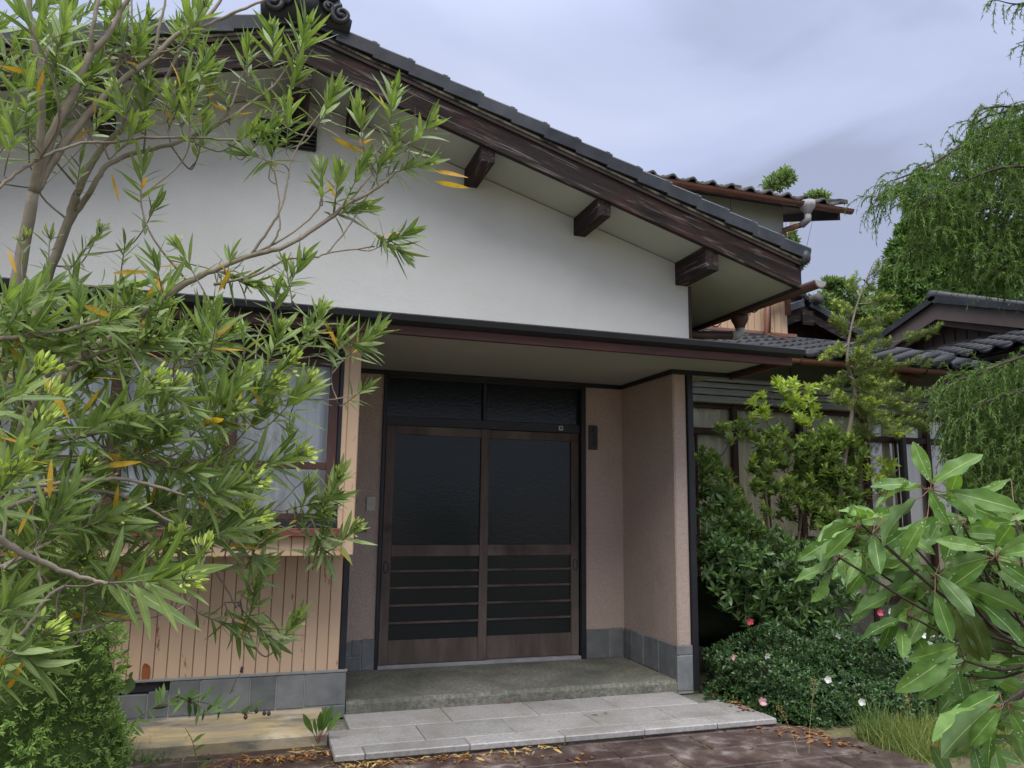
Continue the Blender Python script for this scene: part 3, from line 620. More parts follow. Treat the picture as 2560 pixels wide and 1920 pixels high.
box('snow_tile', 'tileold', rf, 4.62, 4.76, UY + .28, UY + .42, UZ + .17, UZ + .25, .01)
gt = half_pipe(MB(), (1.0, UY - .09, UZ - .02), (UX + .10, UY - .09, UZ - .045), .055).build('gutter', 'copper', T, True)
fx = at(2018, 508, UY - .09)[0]
MB().tube([(fx, UY - .09, UZ - .02), (fx, UY - .09, UZ - .10), (fx, UY - .09, UZ - .16), (fx, UY - .09, UZ - .21)], [.10, .095, .05, .042], 12).build('funnel', 'greypipe', gt, True)
MB().tube([(fx, UY - .09, UZ - .19), (fx, UY - .09, UZ - .26), (fx - .03, UY - .0, UZ - .31)], .045, 10).build('elbow', 'greypipe', gt, True)
MB().tube([(fx - .02, UY - .03, UZ - .30), (TX - .06, TY - .10, UZ - .42 + .12), (TX - .06, TY - .10, UZ - .46), (TX - .06, TY - .10, 3.9)], .038, 10).build('downpipe', 'copper', gt, True)
p0, p1, p2 = at(1919, 757, TY - .12), at(1919, 838, TY - .12), at(2215, 925, 6.9)
p3 = at(1962, 738, TY - .12)
MB().tube([p3, p0 + np.array((.03, 0, .0)), p0, p1 + np.array((0, 0, .03)), p1, p2, p2 + np.array((.12, -.35, -.16))], .042, 10).build('downpipe', 'copper', T, True)

# ================================================================== small gabled roof between the wings
S = thing('small_gable', 'small dark gabled roof with carved ridge tile beside the peach siding', 'roof', (6.7, 9.5, 3.5))
sx, sy, sz, ss = 6.70, 9.45, 4.40, .42
def zs_(x_): return sz - ss * abs(x_ - sx)
rf = MB(); rf.prism([(sx - .62, zs_(sx - .62)), (sx, sz), (sx + 1.5, zs_(sx + 1.5)), (sx + 1.5, zs_(sx + 1.5) + .08), (sx, sz + .08), (sx - .62, zs_(sx - .62) + .08)], 1, sy, sy + 1.6); rf = rf.build('roof', 'darkwood', S)
mb = MB(); mb.prism([(sx - .5, 3.0), (sx + 1.3, 3.0), (sx + 1.3, zs_(sx + 1.3)), (sx, sz), (sx - .5, zs_(sx - .5))], 1, sy + .35, sy + .45); mb.build('gable_wall', 'darkwood', S)
for sg, ln in ((1, 1.5), (-1, .62)):
    xe = sx + sg * ln; mb = MB(); mb.prism([(sx, sz - .13), (xe, zs_(xe) - .10), (xe, zs_(xe)), (sx, sz)], 1, sy - .05, sy - .01); mb.build('bargeboard', 'barge', S)
    k = 0
    while .1 + k * .25 < ln - .1:
        xk = sx + sg * (.08 + k * .25)
        link('verge_tile', vm, S, Matrix.Translation((xk, sy - .08, zs_(xk) + .17)) @ (Matrix() if sg > 0 else Matrix.Scale(-1, 4, (1, 0, 0))) @ Matrix.Rotation(math.atan(ss) - R(2), 4, 'Y')); k += 1
MB().box(sx - .10, sx + .10, sy - .09, sy - .06, sz - .24, sz - .02, .004).build('pendant_board', 'barge', S)
oni(.55, sx - .12, sy - .06, sz + .16).build('ridge_ornament', 'tile', S, True)
MB().tube([(sx + .16, sy - .16, sz + .17), (sx + .16, sy + .4, sz + .17)], .085, 14).build('ridge_end_tile', 'tileold', S, True)
MB().tube([(sx, sy - .0, sz + .16), (sx, sy + 1.6, sz + .16)], .10, 12).build('ridge_roll', 'tile', S, True)

# ================================================================== hip-and-gable house at the right
K = thing('tan_gable_house', 'house with tan gable and glossy black tiled skirt roof behind the weeping cypress', 'house', (10, 8.5, 0))
KX = 8.8; py_, pz_ = 8.757, 4.52; ks = .33
def kz(y_): return pz_ - ks * abs(y_ - py_)
yf_, yb_ = 5.6, 10.15
for sg, ye in ((1, yb_), (-1, yf_)):
    mb = MB(); mb.prism([(py_, pz_ - .25), (ye, kz(ye) - .25 + .04), (ye, kz(ye)), (py_, pz_)], 0, KX - .30, KX - .25); mb.build('bargeboard', 'tan', K)
    mb = MB(); mb.prism([(py_, pz_ + .004), (ye + sg * .1, kz(ye + sg * .1) + .004), (ye + sg * .1, kz(ye + sg * .1) + .10), (py_, pz_ + .10)], 0, KX - .36, KX + 4); mb.build('roof_plane', 'tile', K)
    mb = MB(); mb.prism([(py_, pz_ - .34), (ye, kz(ye) - .34), (ye, kz(ye) - .02), (py_, pz_ - .02)], 0, KX - .245, KX - .18); mb.build('soffit', 'brownframe', K)
mb = MB(); mb.prism([(6.3, 3.3), (10.0, 3.3), (10.0, kz(10.0) - .1), (py_, pz_ - .1), (6.3, kz(6.3) - .1)], 0, KX, KX + .1); mb.build('gable_wall', 'tan', K)
for k in range(18):
    y_ = 6.5 + k * .2
    if kz(y_) - .38 > 3.95: box('batten', 'brownframe', K, KX - .012, KX - .001, y_, y_ + .015, 3.9, kz(y_) - .36, 0)
box('flashing', 'tan', K, KX - .06, KX + .0, 6.0, 10.1, 3.86, 3.93, .004)
box('body', 'darkwood', K, KX - .25, KX + 4, 5.9, 10.4, 0, 3.7, 0)
MB().tube([(KX - .36, py_, pz_ + .11), (KX + 3, py_, pz_ + .11)], .085, 14).build('ridge_roll', 'tile', K, True)
box('end_block', 'tan', K, KX - .4, KX - .2, yb_ - .1, yb_ + .12, kz(yb_) - .36, kz(yb_) - .02, .01)
# skirt roof sloping down towards -x
sk = MB(); ex, ez, es = 7.50, 3.38, .38
sk.prism([(ex, ez - .03), (ex, ez), (KX, ez + (KX - ex) * es), (KX, ez + (KX - ex) * es - .08)], 1, 5.2, 9.7)
sk = sk.build('skirt_roof', 'darkwood', K)
Rz = Matrix.Translation((ex, 9.65, 0)) @ Matrix.Rotation(R(-90), 4, 'Z')
tile_roof(sk, KT, 0, 15, -.05, ez + .02, es, 5, Rz=Rz)
half_pipe(MB(), (ex - .04, 9.7, ez - .07), (ex - .04, 5.2, ez - .07), .05).build('gutter', 'tile', K, True)
# ================================================================== vegetation helpers
def leafmat(name, lo, hi, rib=None, rough=.48, back=.25, trans=.30, yellow=None, spec=.3, ribw=.045):
    """leaf: colour differs leaf by leaf, pale midrib from the blade's own uv, light passes through"""
    m, t, b = material(name); o = t.nodes['Material Output']
    ge = t.nodes.new('ShaderNodeNewGeometry'); oi = t.nodes.new('ShaderNodeObjectInfo')
    rn = math_(t, 'FRACT', math_(t, 'ADD', ge.outputs['Random Per Island'], oi.outputs['Random']))
    c = ramp(t, rn, [(0.0, lo), (1.0, hi)])
    if yellow: c = mixc(t, math_(t, 'GREATER_THAN', rn, 1 - yellow[1]), c, yellow[0])
    uv = t.nodes.new('ShaderNodeTexCoord').outputs['UV']; sx = N(t, 'ShaderNodeSeparateXYZ', {0: uv})
    d = math_(t, 'ABSOLUTE', math_(t, 'SUBTRACT', sx.outputs[0], .5))
    if rib: c = mixc(t, N(t, 'ShaderNodeMapRange', {'Value': d, 'From Min': ribw, 'From Max': ribw * .4}).outputs[0], c, rib)
    nz = noise(t, coord(t, 'pos', (30, 30, 30)), 1, 3, .5)
    c = mixc(t, 1.0, c, ramp(t, nz, [(.3, (.82, .82, .82)), (.7, (1.12, 1.12, 1.1))]), 'MULTIPLY')
    cb = mixc(t, ge.outputs['Backfacing'], c, mixc(t, back, c, (.30, .36, .24)))
    t.links.new(cb, b.inputs['Base Color']); b.inputs['Roughness'].default_value = rough; b.inputs['Specular IOR Level'].default_value = spec
    tl = N(t, 'ShaderNodeBsdfTranslucent', {'Color': mixc(t, 1.0, c, (1.25, 1.35, .55), 'MULTIPLY')})
    mx = N(t, 'ShaderNodeMixShader', {0: trans, 1: b.outputs[0], 2: tl.outputs[0]}); t.links.new(mx.outputs[0], o.inputs[0])
    return m
def template(n, prof, curl=.1, fold=.15, wave=0.0, across=2):
    """blade of unit length along y, unit half-width scaled by prof(y)"""
    V = []; U = []
    for i in range(n + 1):
        y = i / n; w_ = prof(y)
        for j in range(across + 1):
            s = 2 * j / across - 1
            zw = fold * abs(s) * w_ + wave * math.sin(y * 17 + (0 if s < 0 else 2)) * s * s * w_ ** .5
            V.append((s * w_, y * (1 - .12 * curl), -curl * y * y, zw)); U.append((j / across, y))
    k = across + 1
    Fs = [(i * k + j, i * k + j + 1, (i + 1) * k + j + 1, (i + 1) * k + j) for i in range(n) for j in range(across)]
    return np.array(V), np.array(Fs), np.array(U)
def frames(ax, nm):
    ax = ax / (np.linalg.norm(ax, axis=1)[:, None] + 1e-12); x = np.cross(ax, nm); x /= np.linalg.norm(x, axis=1)[:, None] + 1e-12
    return x, ax, np.cross(x, ax)
def instances(T, P, ax, nm, ln, wd):
    """stack the template at every P; ln length, wd full width"""
    V, Fs, U = T; x, y, z = frames(ax, nm); n = len(P); k = len(V)
    W = P[:, None] + V[None, :, 0:1] * (wd / 2)[:, None, None] * x[:, None] + V[None, :, 1:2] * ln[:, None, None] * y[:, None] + (V[None, :, 2:3] * ln[:, None, None] + V[None, :, 3:4] * (wd / 2)[:, None, None]) * z[:, None]
    return W.reshape(-1, 3), (Fs[None] + (np.arange(n) * k)[:, None, None]).reshape(-1, Fs.shape[1]), np.tile(U, (n, 1))
def leafpart(name, mat, parent, sets, **k):
    """sets: list of (T,P,ax,nm,ln,wd) with equal face size -> one mesh"""
    Vs, Fs, Us = [], [], []; o = 0
    for s in sets:
        if len(s[1]) == 0: continue
        v, f, u = instances(*s); Vs.append(v); Fs.append(f + o); Us.append(u); o += len(v)
    me = npmesh(name, np.concatenate(Vs), np.concatenate(Fs), mat, np.concatenate(Us)); return link(name, me, parent, None, **k)
def baked(T, ratio): V = T[0]; return np.stack([V[:, 0], V[:, 1], V[:, 2] + V[:, 3] * ratio], 1)
def grow(mb, starts, tips, r_tip=.002, jit=.02, pen=2.0, n=3, sides=5, rmax=.008):
    """join every tip to the nearest wood already there, so twigs fork from twigs"""
    Nn = [np.asarray(q, float) for q in starts]; tips = np.asarray(tips); order = np.argsort(np.min(np.linalg.norm(tips[:, None] - np.array(Nn)[None], axis=2), axis=1))
    for i in order:
        A_ = np.array(Nn); d = A_ - tips[i]; c = np.linalg.norm(d, axis=1) + pen * np.maximum(0, d[:, 2]); j = int(np.argmin(c)); q = A_[j]; ln = np.linalg.norm(tips[i] - q)
        C_ = curve_pts([q, (q + tips[i]) / 2 + rng.normal(0, jit, 3) * min(1, ln * 3) - np.array((0, 0, .08 * ln)), tips[i]], n)
        mb.tube(C_, np.linspace(min(rmax, r_tip + .009 * ln + .0008), r_tip, len(C_)), sides, False); Nn += list(C_[1:])
    return mb
def unit(v): v = np.asarray(v, float); return v / (np.linalg.norm(v, axis=-1, keepdims=True) + 1e-12)
def rand_dirs(n): return unit(rng.normal(size=(n, 3)))
def sm(a, b, x): t_ = np.clip((x - a) / (b - a), 0, 1); return t_ * t_ * (3 - 2 * t_)
lance = lambda y: (math.sin(math.pi * min(1, y * .93 + .05)) ** .8) * (1 - .25 * y) if 0 < y < 1 else .03
oval = lambda y: max(.03, math.sin(math.pi * min(1, .04 + y * .95)) ** .75)
obov = lambda y: max(.03, (math.sin(math.pi * min(1, (.03 + .96 * y) ** 1.25)) ** .8))
TS = template(2, oval, .12, .25)                    # small leaf, 8 triangles
def shoots(P, Dr, n, leaf, width, spread=(25, 75), stem=.06, up=.2, jit=.25):
    """n leaves round every shoot P->Dr; returns arrays for instances()"""
    m_ = len(P); Dr = unit(Dr); ref = rand_dirs(m_); u = unit(np.cross(Dr, ref)); v = np.cross(Dr, u)
    k = np.arange(n); q = (k + .5) / n
    a = k * 2.4 + rng.uniform(0, 6.28, (m_, 1)); th = np.radians(spread[1] + (spread[0] - spread[1]) * q)[None] + rng.normal(0, .15, (m_, n))
    rad = np.cos(a)[..., None] * u[:, None] + np.sin(a)[..., None] * v[:, None]
    ax = np.cos(th)[..., None] * Dr[:, None] + np.sin(th)[..., None] * rad; ax[..., 2] += up * .3; ax = unit(ax)
    nm = unit(np.cross(np.cross(ax, Dr[:, None]), ax) + 1e-6) ; nm = unit(np.where(rng.random((m_, n, 1)) < 2, Dr[:, None] * .7 + np.array((0, 0, .5)), nm) + rng.normal(0, jit, (m_, n, 3)))
    p = P[:, None] - Dr[:, None] * (stem * (1 - q))[None, :, None]
    ln = leaf * rng.uniform(.7, 1.15, (m_, n)) * (.75 + .35 * np.sin(math.pi * q))[None]
    return p.reshape(-1, 3), ax.reshape(-1, 3), nm.reshape(-1, 3), ln.ravel(), (ln * width).ravel()
def ellipsoid_shell(c, r, n, zmin=-9, thick=.25, top=False):
    d = rand_dirs(n * 2); 
    if top: d = d[d[:, 2] > -.25]
    d = d[:n]; s = 1 - thick * rng.random(len(d)) ** 1.6
    lump = 1 + .10 * np.sin(d[:, 0] * 7 + c[0] * 5) * np.sin(d[:, 1] * 6 + 2) + .07 * np.sin(d[:, 2] * 9 + d[:, 0] * 5)
    P = np.array(c) + d * np.array(r) * (s * lump)[:, None]; nrm = unit(d / np.array(r))
    k = P[:, 2] > zmin; return P[k], nrm[k]
def curve_pts(P, n):
    """Catmull-Rom through P"""
    P = np.array(P, float); Q = np.vstack([2 * P[0] - P[1], P, 2 * P[-1] - P[-2]]); out_ = []
    for i in range(1, len(Q) - 2):
        for t_ in np.linspace(0, 1, n, endpoint=False):
            a, b_, c, d = Q[i - 1], Q[i], Q[i + 1], Q[i + 2]
            out_.append(.5 * ((2 * b_) + (-a + c) * t_ + (2 * a - 5 * b_ + 4 * c - d) * t_ ** 2 + (-a + 3 * b_ - 3 * c + d) * t_ ** 3))
    out_.append(P[-1]); return np.array(out_)
MT['bark'] = simple('grey brown bark', [(.3, (.17, .14, .10)), (.7, (.32, .275, .21))], (14, 14, 4), rough=.85, bmp=.5, bscale=60, spec=.2)
MT['barkgreen'] = simple('young green stem', [(.3, (.11, .13, .035)), (.7, (.17, .19, .06))], (9, 9, 9), rough=.6, spec=.3)
MT['barkdark'] = simple('dark twig bark', [(.3, (.035, .026, .020)), (.7, (.085, .066, .05))], (14, 14, 6), rough=.85, spec=.2)
MT['redstem'] = simple('red leaf stalk', [(.3, (.15, .045, .03)), (.7, (.22, .10, .06))], (9, 9, 9), rough=.5, spec=.4)
LM = {}
LM['olea'] = leafmat('oleander leaf', (.105, .17, .045), (.27, .36, .11), (.42, .50, .22), rough=.45)
LM['oleay'] = leafmat('yellowed oleander leaf', (.55, .29, .02), (.62, .40, .05), (.60, .42, .12), rough=.5, trans=.35)
LM['bud'] = leafmat('oleander bud', (.44, .56, .09), (.68, .76, .22), rough=.5, trans=.2)
LM['big'] = leafmat('broad leaf', (.075, .165, .030), (.17, .30, .068), (.38, .48, .16), rough=.42, spec=.32, ribw=.03)
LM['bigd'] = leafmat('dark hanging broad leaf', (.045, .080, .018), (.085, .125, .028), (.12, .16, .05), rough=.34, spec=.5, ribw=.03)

# ================================================================== oleander
O = thing('oleander', 'tall leggy oleander with narrow green and some yellow leaves and pale buds', 'shrub', (-2.15, 2.75, -.02))
main = [  # traced limbs: (px, py, depth Y, radius m)
 [(-190, 2050, 2.75, .045), (-120, 1500, 2.75, .040), (-45, 1100, 2.72, .034), (15, 860, 2.68, .031), (45, 690, 2.62, .027), (85, 480, 2.55, .0215)],
 [(85, 480, 2.55, .021), (98, 380, 2.5, .016), (106, 260, 2.45, .014), (100, 179, 2.4, .012), (84, 95, 2.35, .010), (70, 0, 2.3, .008), (60, -80, 2.3, .006)],
 [(100, 179, 2.4, .010), (125, 110, 2.4, .008), (150, 50, 2.4, .007), (165, -40, 2.4, .005)],
 [(85, 480, 2.55, .022), (130, 340, 2.55, .020), (180, 240, 2.55, .018), (222, 142, 2.55, .016), (268, 92, 2.55, .013), (300, 30, 2.55, .011), (335, -30, 2.55, .009)],
 [(222, 142, 2.55, .010), (232, 70, 2.5, .009), (245, 0, 2.5, .008), (250, -60, 2.5, .006)],
 [(85, 480, 2.55, .021), (150, 375, 2.6, .018), (230, 275, 2.65, .016), (300, 205, 2.7, .014), (385, 142, 2.72, .012), (440, 90, 2.75, .011), (520, 40, 2.75, .009), (560, -10, 2.75, .007)],
 [(440, 90, 2.75, .007), (520, 62, 2.78, .008), (590, 30, 2.78, .007), (660, 0, 2.8, .006), (700, -25, 2.8, .005)],
 [(385, 142, 2.72, .008), (400, 60, 2.7, .007), (415, 0, 2.7, .005), (425, -50, 2.7, .004)],
 [(280, 215, 2.7, .006), (310, 110, 2.7, .006), (318, 40, 2.7, .005), (325, -40, 2.7, .004)],
 [(-60, 1700, 2.95, .036), (20, 1200, 2.95, .030), (75, 900, 2.95, .026), (110, 720, 2.95, .022), (165, 570, 2.95, .020), (190, 490, 2.95, .019)],
 [(190, 490, 2.95, .016), (240, 390, 2.95, .015), (308, 318, 2.95, .013), (370, 262, 2.95, .011), (420, 190, 2.95, .010), (450, 120, 2.95, .008), (490, 40, 2.95, .006), (510, -40, 2.95, .005)],
 [(308, 318, 2.95, .009), (330, 240, 2.95, .008), (332, 120, 2.95, .007), (330, 30, 2.95, .005), (328, -30, 2.95, .004)],
 [(170, 560, 2.95, .015), (225, 480, 2.95, .013), (262, 420, 2.95, .012), (320, 388, 2.97, .011), (400, 368, 3.0, .010), (480, 342, 3.0, .009), (565, 300, 3.0, .008), (660, 235, 3.0, .007), (705, 190, 3.0, .006), (742, 128, 3.0, .005)],
 [(550, 308, 3.0, .006), (580, 260, 3.0, .006), (600, 200, 3.0, .005), (615, 165, 3.0, .004)],
 [(-10, 475, 2.3, .007), (60, 420, 2.35, .007), (110, 392, 2.4, .007), (200, 360, 2.5, .006), (285, 355, 2.6, .006), (360, 345, 2.65, .006), (490, 345, 2.7, .005), (600, 352, 2.75, .005)],
 [(-80, 1500, 2.5, .034), (30, 1120, 2.5, .028), (150, 950, 2.52, .024), (300, 822, 2.58, .019), (390, 758, 2.62, .017), (470, 705, 2.66, .015), (560, 664, 2.7, .013), (620, 641, 2.72, .012), (714, 615, 2.75, .011), (824, 546, 2.8, .010), (862, 515, 2.8, .009), (946, 468, 2.82, .007), (990, 430, 2.82, .005)],
 [(862, 515, 2.8, .006), (905, 465, 2.8, .005), (932, 425, 2.8, .005), (915, 370, 2.78, .004)],
 [(946, 468, 2.82, .005), (940, 430, 2.82, .004), (915, 385, 2.82, .004), (902, 340, 2.82, .004)],
 [(535, 712, 2.7, .007), (636, 689, 2.72, .006), (714, 650, 2.74, .005), (790, 643, 2.76, .005), (816, 634, 2.78, .004), (937, 616, 2.8, .004)],
 [(816, 634, 2.78, .004), (870, 570, 2.8, .004), (900, 520, 2.82, .003)],
 [(628, 636, 2.72, .007), (674, 570, 2.72, .006), (703, 518, 2.72, .006), (720, 450, 2.72, .005), (727, 410, 2.72, .004), (760, 340, 2.74, .004), (800, 285, 2.76, .003)],
 [(665, 632, 2.73, .005), (695, 580, 2.72, .005), (700, 530, 2.72, .004), (690, 450, 2.72, .004), (676, 415, 2.72, .004), (650, 385, 2.72, .003)],
 [(620, 641, 2.72, .006), (720, 590, 2.74, .005), (790, 530, 2.76, .005), (805, 490, 2.76, .004)],
 [(-20, 850, 1.95, .009), (80, 838, 1.95, .008), (170, 822, 1.95, .007), (250, 803, 1.95, .006)],
 [(60, 1000, 2.1, .010), (130, 930, 2.1, .009), (200, 900, 2.1, .007), (260, 880, 2.1, .007), (340, 855, 2.12, .005)],
 [(-30, 1205, 1.75, .010), (50, 1215, 1.8, .009), (110, 1212, 1.85, .008), (240, 1200, 1.9, .008), (310, 1198, 1.95, .007), (395, 1218, 1.95, .006), (470, 1240, 1.97, .005)],
 [(-30, 1285, 1.8, .010), (70, 1250, 1.85, .009), (140, 1228, 1.9, .008), (250, 1228, 1.95, .007), (330, 1250, 2.0, .006), (420, 1300, 2.0, .005), (480, 1322, 2.0, .005)],
 [(-40, 1330, 1.35, .011), (15, 1358, 1.4, .010), (60, 1385, 1.42, .0095), (100, 1402, 1.45, .009), (170, 1432, 1.48, .007), (225, 1448, 1.5, .006), (270, 1458, 1.5, .005)],
 [(-30, 1605, 1.6, .007), (40, 1595, 1.62, .007), (85, 1545, 1.65, .006), (110, 1500, 1.68, .006), (160, 1465, 1.7, .005)],
 [(110, 1500, 1.68, .004), (98, 1440, 1.7, .004), (98, 1395, 1.7, .004)],
 [(120, 1580, 2.3, .005), (200, 1580, 2.3, .005), (260, 1560, 2.32, .004), (310, 1535, 2.35, .003)],
 [(0, 1420, 2.0, .009), (100, 1370, 2.05, .008), (190, 1320, 2.1, .007), (260, 1240, 2.15, .006), (300, 1170, 2.2, .005), (360, 1120, 2.2, .004)],
 [(40, 1100, 2.5, .018), (200, 1090, 2.5, .012), (330, 1050, 2.5, .009), (430, 1030, 2.5, .008), (520, 995, 2.5, .006), (600, 940, 2.52, .005), (680, 905, 2.55, .004), (790, 890, 2.6, .004), (880, 862, 2.65, .003)],
 [(430, 1030, 2.5, .006), (560, 1035, 2.5, .005), (640, 1010, 2.5, .005), (720, 1000, 2.52, .004), (830, 998, 2.6, .003), (895, 985, 2.62, .003)],
 [(300, 1260, 2.4, .012), (380, 1270, 2.4, .009), (440, 1330, 2.45, .007), (470, 1370, 2.5, .006), (520, 1410, 2.5, .005), (560, 1460, 2.5, .004), (590, 1520, 2.5, .003)],
 [(520, 1410, 2.5, .004), (560, 1425, 2.5, .004), (600, 1400, 2.5, .003), (640, 1360, 2.5, .003)],
 [(440, 1330, 2.45, .004), (560, 1310, 2.5, .004), (660, 1290, 2.55, .004), (720, 1240, 2.58, .003), (780, 1180, 2.6, .003)],
 [(660, 1290, 2.55, .003), (740, 1330, 2.58, .003), (790, 1300, 2.6, .003), (830, 1260, 2.62, .003)],
]
dep = lambda Y: .6 * Y + 1.15
main = [[(u, v, dep(Y), r * .78) for u, v, Y, r in br] for br in main]
bark = MB(); nodes = []
stems = []
for br in main:
    P = np.array([at(u, v, Y) for u, v, Y, r in br]); rr = np.array([r for *_, r in br])
    C_ = curve_pts(P, 6); ri = np.interp(np.linspace(0, len(br) - 1, len(C_)), np.arange(len(br)), rr)
    C_ += rng.normal(0, .0012, C_.shape)
    stems.append((C_, ri)); nodes += [(p, r) for p, r in zip(C_, ri)]
NP = np.array([n_[0] for n_ in nodes]); NR = np.array([n_[1] for n_ in nodes])
# leaf heads: (px, py, Y, image angle, scale, leaves, buds)
heads = [(292,45,2.6,95,1,15,1),(58,40,1.9,110,1,13,0),(162,60,1.9,60,1,13,0),(156,120,2.5,95,1,14,1),(70,205,2.3,85,.95,13,0),(130,205,2.6,60,.9,11,0),(121,275,2.7,80,.95,12,0),(237,165,2.7,60,1,13,0),(367,60,2.8,60,1,14,1),(347,105,2.9,85,1,14,1),(370,190,2.75,85,.9,12,0),(38,318,2.3,70,1,13,0),(356,418,2.6,92,.95,14,0),(202,400,2.8,80,.8,9,0),(463,225,2.9,62,1.15,20,1),(290,255,2.9,40,.8,9,0),
 (683,85,2.98,86,1.1,14,1),(764,78,2.98,68,1.2,18,1),(619,130,3.0,80,1,14,1),(743,180,3.0,72,1.05,15,1),(723,282,2.74,86,1,14,0),(833,240,2.76,55,1.0,16,1),(897,285,2.8,95,1.1,15,1),(986,240,2.82,75,1.15,15,1),(1067,318,2.82,45,1.15,13,1),(989,352,2.82,72,1.05,15,1),(628,332,2.75,22,1,12,1),(674,322,2.74,50,1,13,1),(520,150,2.95,60,1,14,1),(530,195,2.95,70,.9,11,0),(801,425,2.76,95,.9,13,0),(848,438,2.78,80,.9,13,1),(1056,410,2.82,15,1,14,1),(613,385,2.72,165,.9,9,0),(905,420,2.8,60,.95,14,1),(960,400,2.84,60,.95,14,0),(690,345,2.74,80,.9,9,0),(560,230,3.0,100,.8,9,0),(655,225,3.0,120,.8,9,0),
 (903,520,2.82,12,.95,17,1),(1015,582,2.8,28,1,15,1),(1004,632,2.8,-35,1,14,0),(752,658,2.72,62,1,12,1),(715,668,2.72,100,.85,8,1),(576,640,2.7,82,.7,11,0),(607,702,2.75,-20,.8,16,1),(660,720,2.75,-30,.8,12,0),(691,735,2.65,82,.95,9,1),(526,790,2.3,72,1,19,1),(697,835,2.4,65,1,22,1),(767,820,2.5,60,.9,12,0),(801,780,2.55,62,.9,11,1),(848,840,2.6,75,.85,12,0),(931,835,2.65,40,1,15,1),(905,862,2.65,-10,.9,11,0),(820,880,2.6,-60,.8,8,0),
 (285,800,1.95,18,.95,15,1),(385,850,2.1,22,1,17,1),(414,805,2.3,100,.85,12,1),(390,660,2.5,92,1,10,0),(451,625,2.5,118,.9,9,1),(17,745,2.0,60,.95,12,0),(58,760,1.9,45,1,14,0),(101,812,1.9,20,1,14,0),(246,585,2.9,58,.6,7,1),(185,665,2.7,70,.6,9,0),(312,612,2.7,80,.6,9,0),(58,608,2.4,90,.6,5,1),(124,602,2.6,90,.6,5,1),(390,513,2.7,52,.8,9,0),(215,620,2.8,40,.6,8,0),
 (60,965,1.35,38,1,12,2),(355,980,1.9,40,1,10,2),(101,1035,1.5,70,.9,12,2),(414,1000,2.0,58,1,10,2),(68,1105,1.3,48,1,12,2),(10,1215,1.3,45,1,10,2),(260,1050,1.9,32,1.1,16,0),(341,1068,1.95,45,1.1,15,0),(405,1100,2.0,32,1,16,1),(202,1178,1.9,28,.95,14,1),(564,990,2.1,50,1.3,16,0),(593,1215,1.97,18,1.1,15,2),(602,1315,2.0,18,1.1,14,2),(417,1372,2.0,50,.9,11,2),(174,1236,1.7,60,1,12,0),(289,1290,1.9,20,1,15,1),
 (600,952,2.1,48,1.1,14,1),(694,930,2.2,35,1.05,13,2),(746,985,2.25,45,1.05,15,2),(660,980,2.2,30,1,14,2),(711,1148,2.1,18,1.15,14,2),(842,1205,2.55,60,.9,14,1),(836,1248,2.6,12,.9,16,0),(769,1222,2.58,70,.85,11,1),(914,970,2.62,35,.65,14,0),(726,1080,2.5,75,.75,11,0),(769,950,2.45,60,.9,10,0),(659,1328,2.3,60,.9,12,1),(880,1328,2.6,42,.85,13,1),(798,1283,2.6,20,.8,11,1),(625,1225,2.4,60,.7,10,0),
 (400,1452,1.5,8,1.75,13,2),(500,1405,1.7,75,.6,5,2),(598,1308,2.2,60,.8,10,2),(651,1345,2.3,60,.85,12,1),(801,1345,2.6,70,.85,12,0),(815,1390,2.6,-70,.9,12,0),(659,1420,2.5,50,.9,13,0),(635,1490,2.5,70,.8,12,1),(732,1558,2.5,55,.85,12,1),(610,1598,2.5,-50,.9,12,0),(680,1600,2.5,-40,.85,11,0),(61,1618,1.3,32,1,11,2),(90,1660,1.3,-28,1,9,0),(24,1515,1.5,30,1,12,0),(560,1560,2.5,-20,.7,8,0),(150,1300,1.7,40,1,13,0),(330,1390,2.1,20,.9,12,0)]
poly = [(450,700),(620,800),(720,880),(740,960),(700,1050),(640,1130),(690,1210),(690,1290),(560,1360),(420,1420),(260,1440)]
def bx_(y): return np.interp(y, [p[1] for p in poly], [p[0] for p in poly])
for k in range(135):
    y = rng.uniform(700, 1430); x = rng.uniform(-40, 1) * 0 + rng.uniform(-60, bx_(y) - 40)
    heads.append((x, y, rng.uniform(1.9, 3.1), rng.normal(35, 38), rng.uniform(.8, 1.05), int(rng.integers(9, 15)), int(rng.random() < .4)))
for k in range(44):
    heads.append((rng.uniform(-30, 520), rng.uniform(-20, 330), rng.uniform(2.5, 3.2), rng.normal(75, 25), rng.uniform(.8, 1.0), int(rng.integers(9, 14)), int(rng.random() < .4)))
for k in range(14):
    heads.append((rng.uniform(-30, 330), rng.uniform(1440, 1560), rng.uniform(2.4, 3.0), rng.normal(15, 30), .85, 10, 0))
LP, LA, LN_, LL, LW, LC = [], [], [], [], [], []       # leaf arrays; LC: 0 green 1 yellow
BP, BA, BL, BW = [], [], [], []
twigs = []; budstalk = []
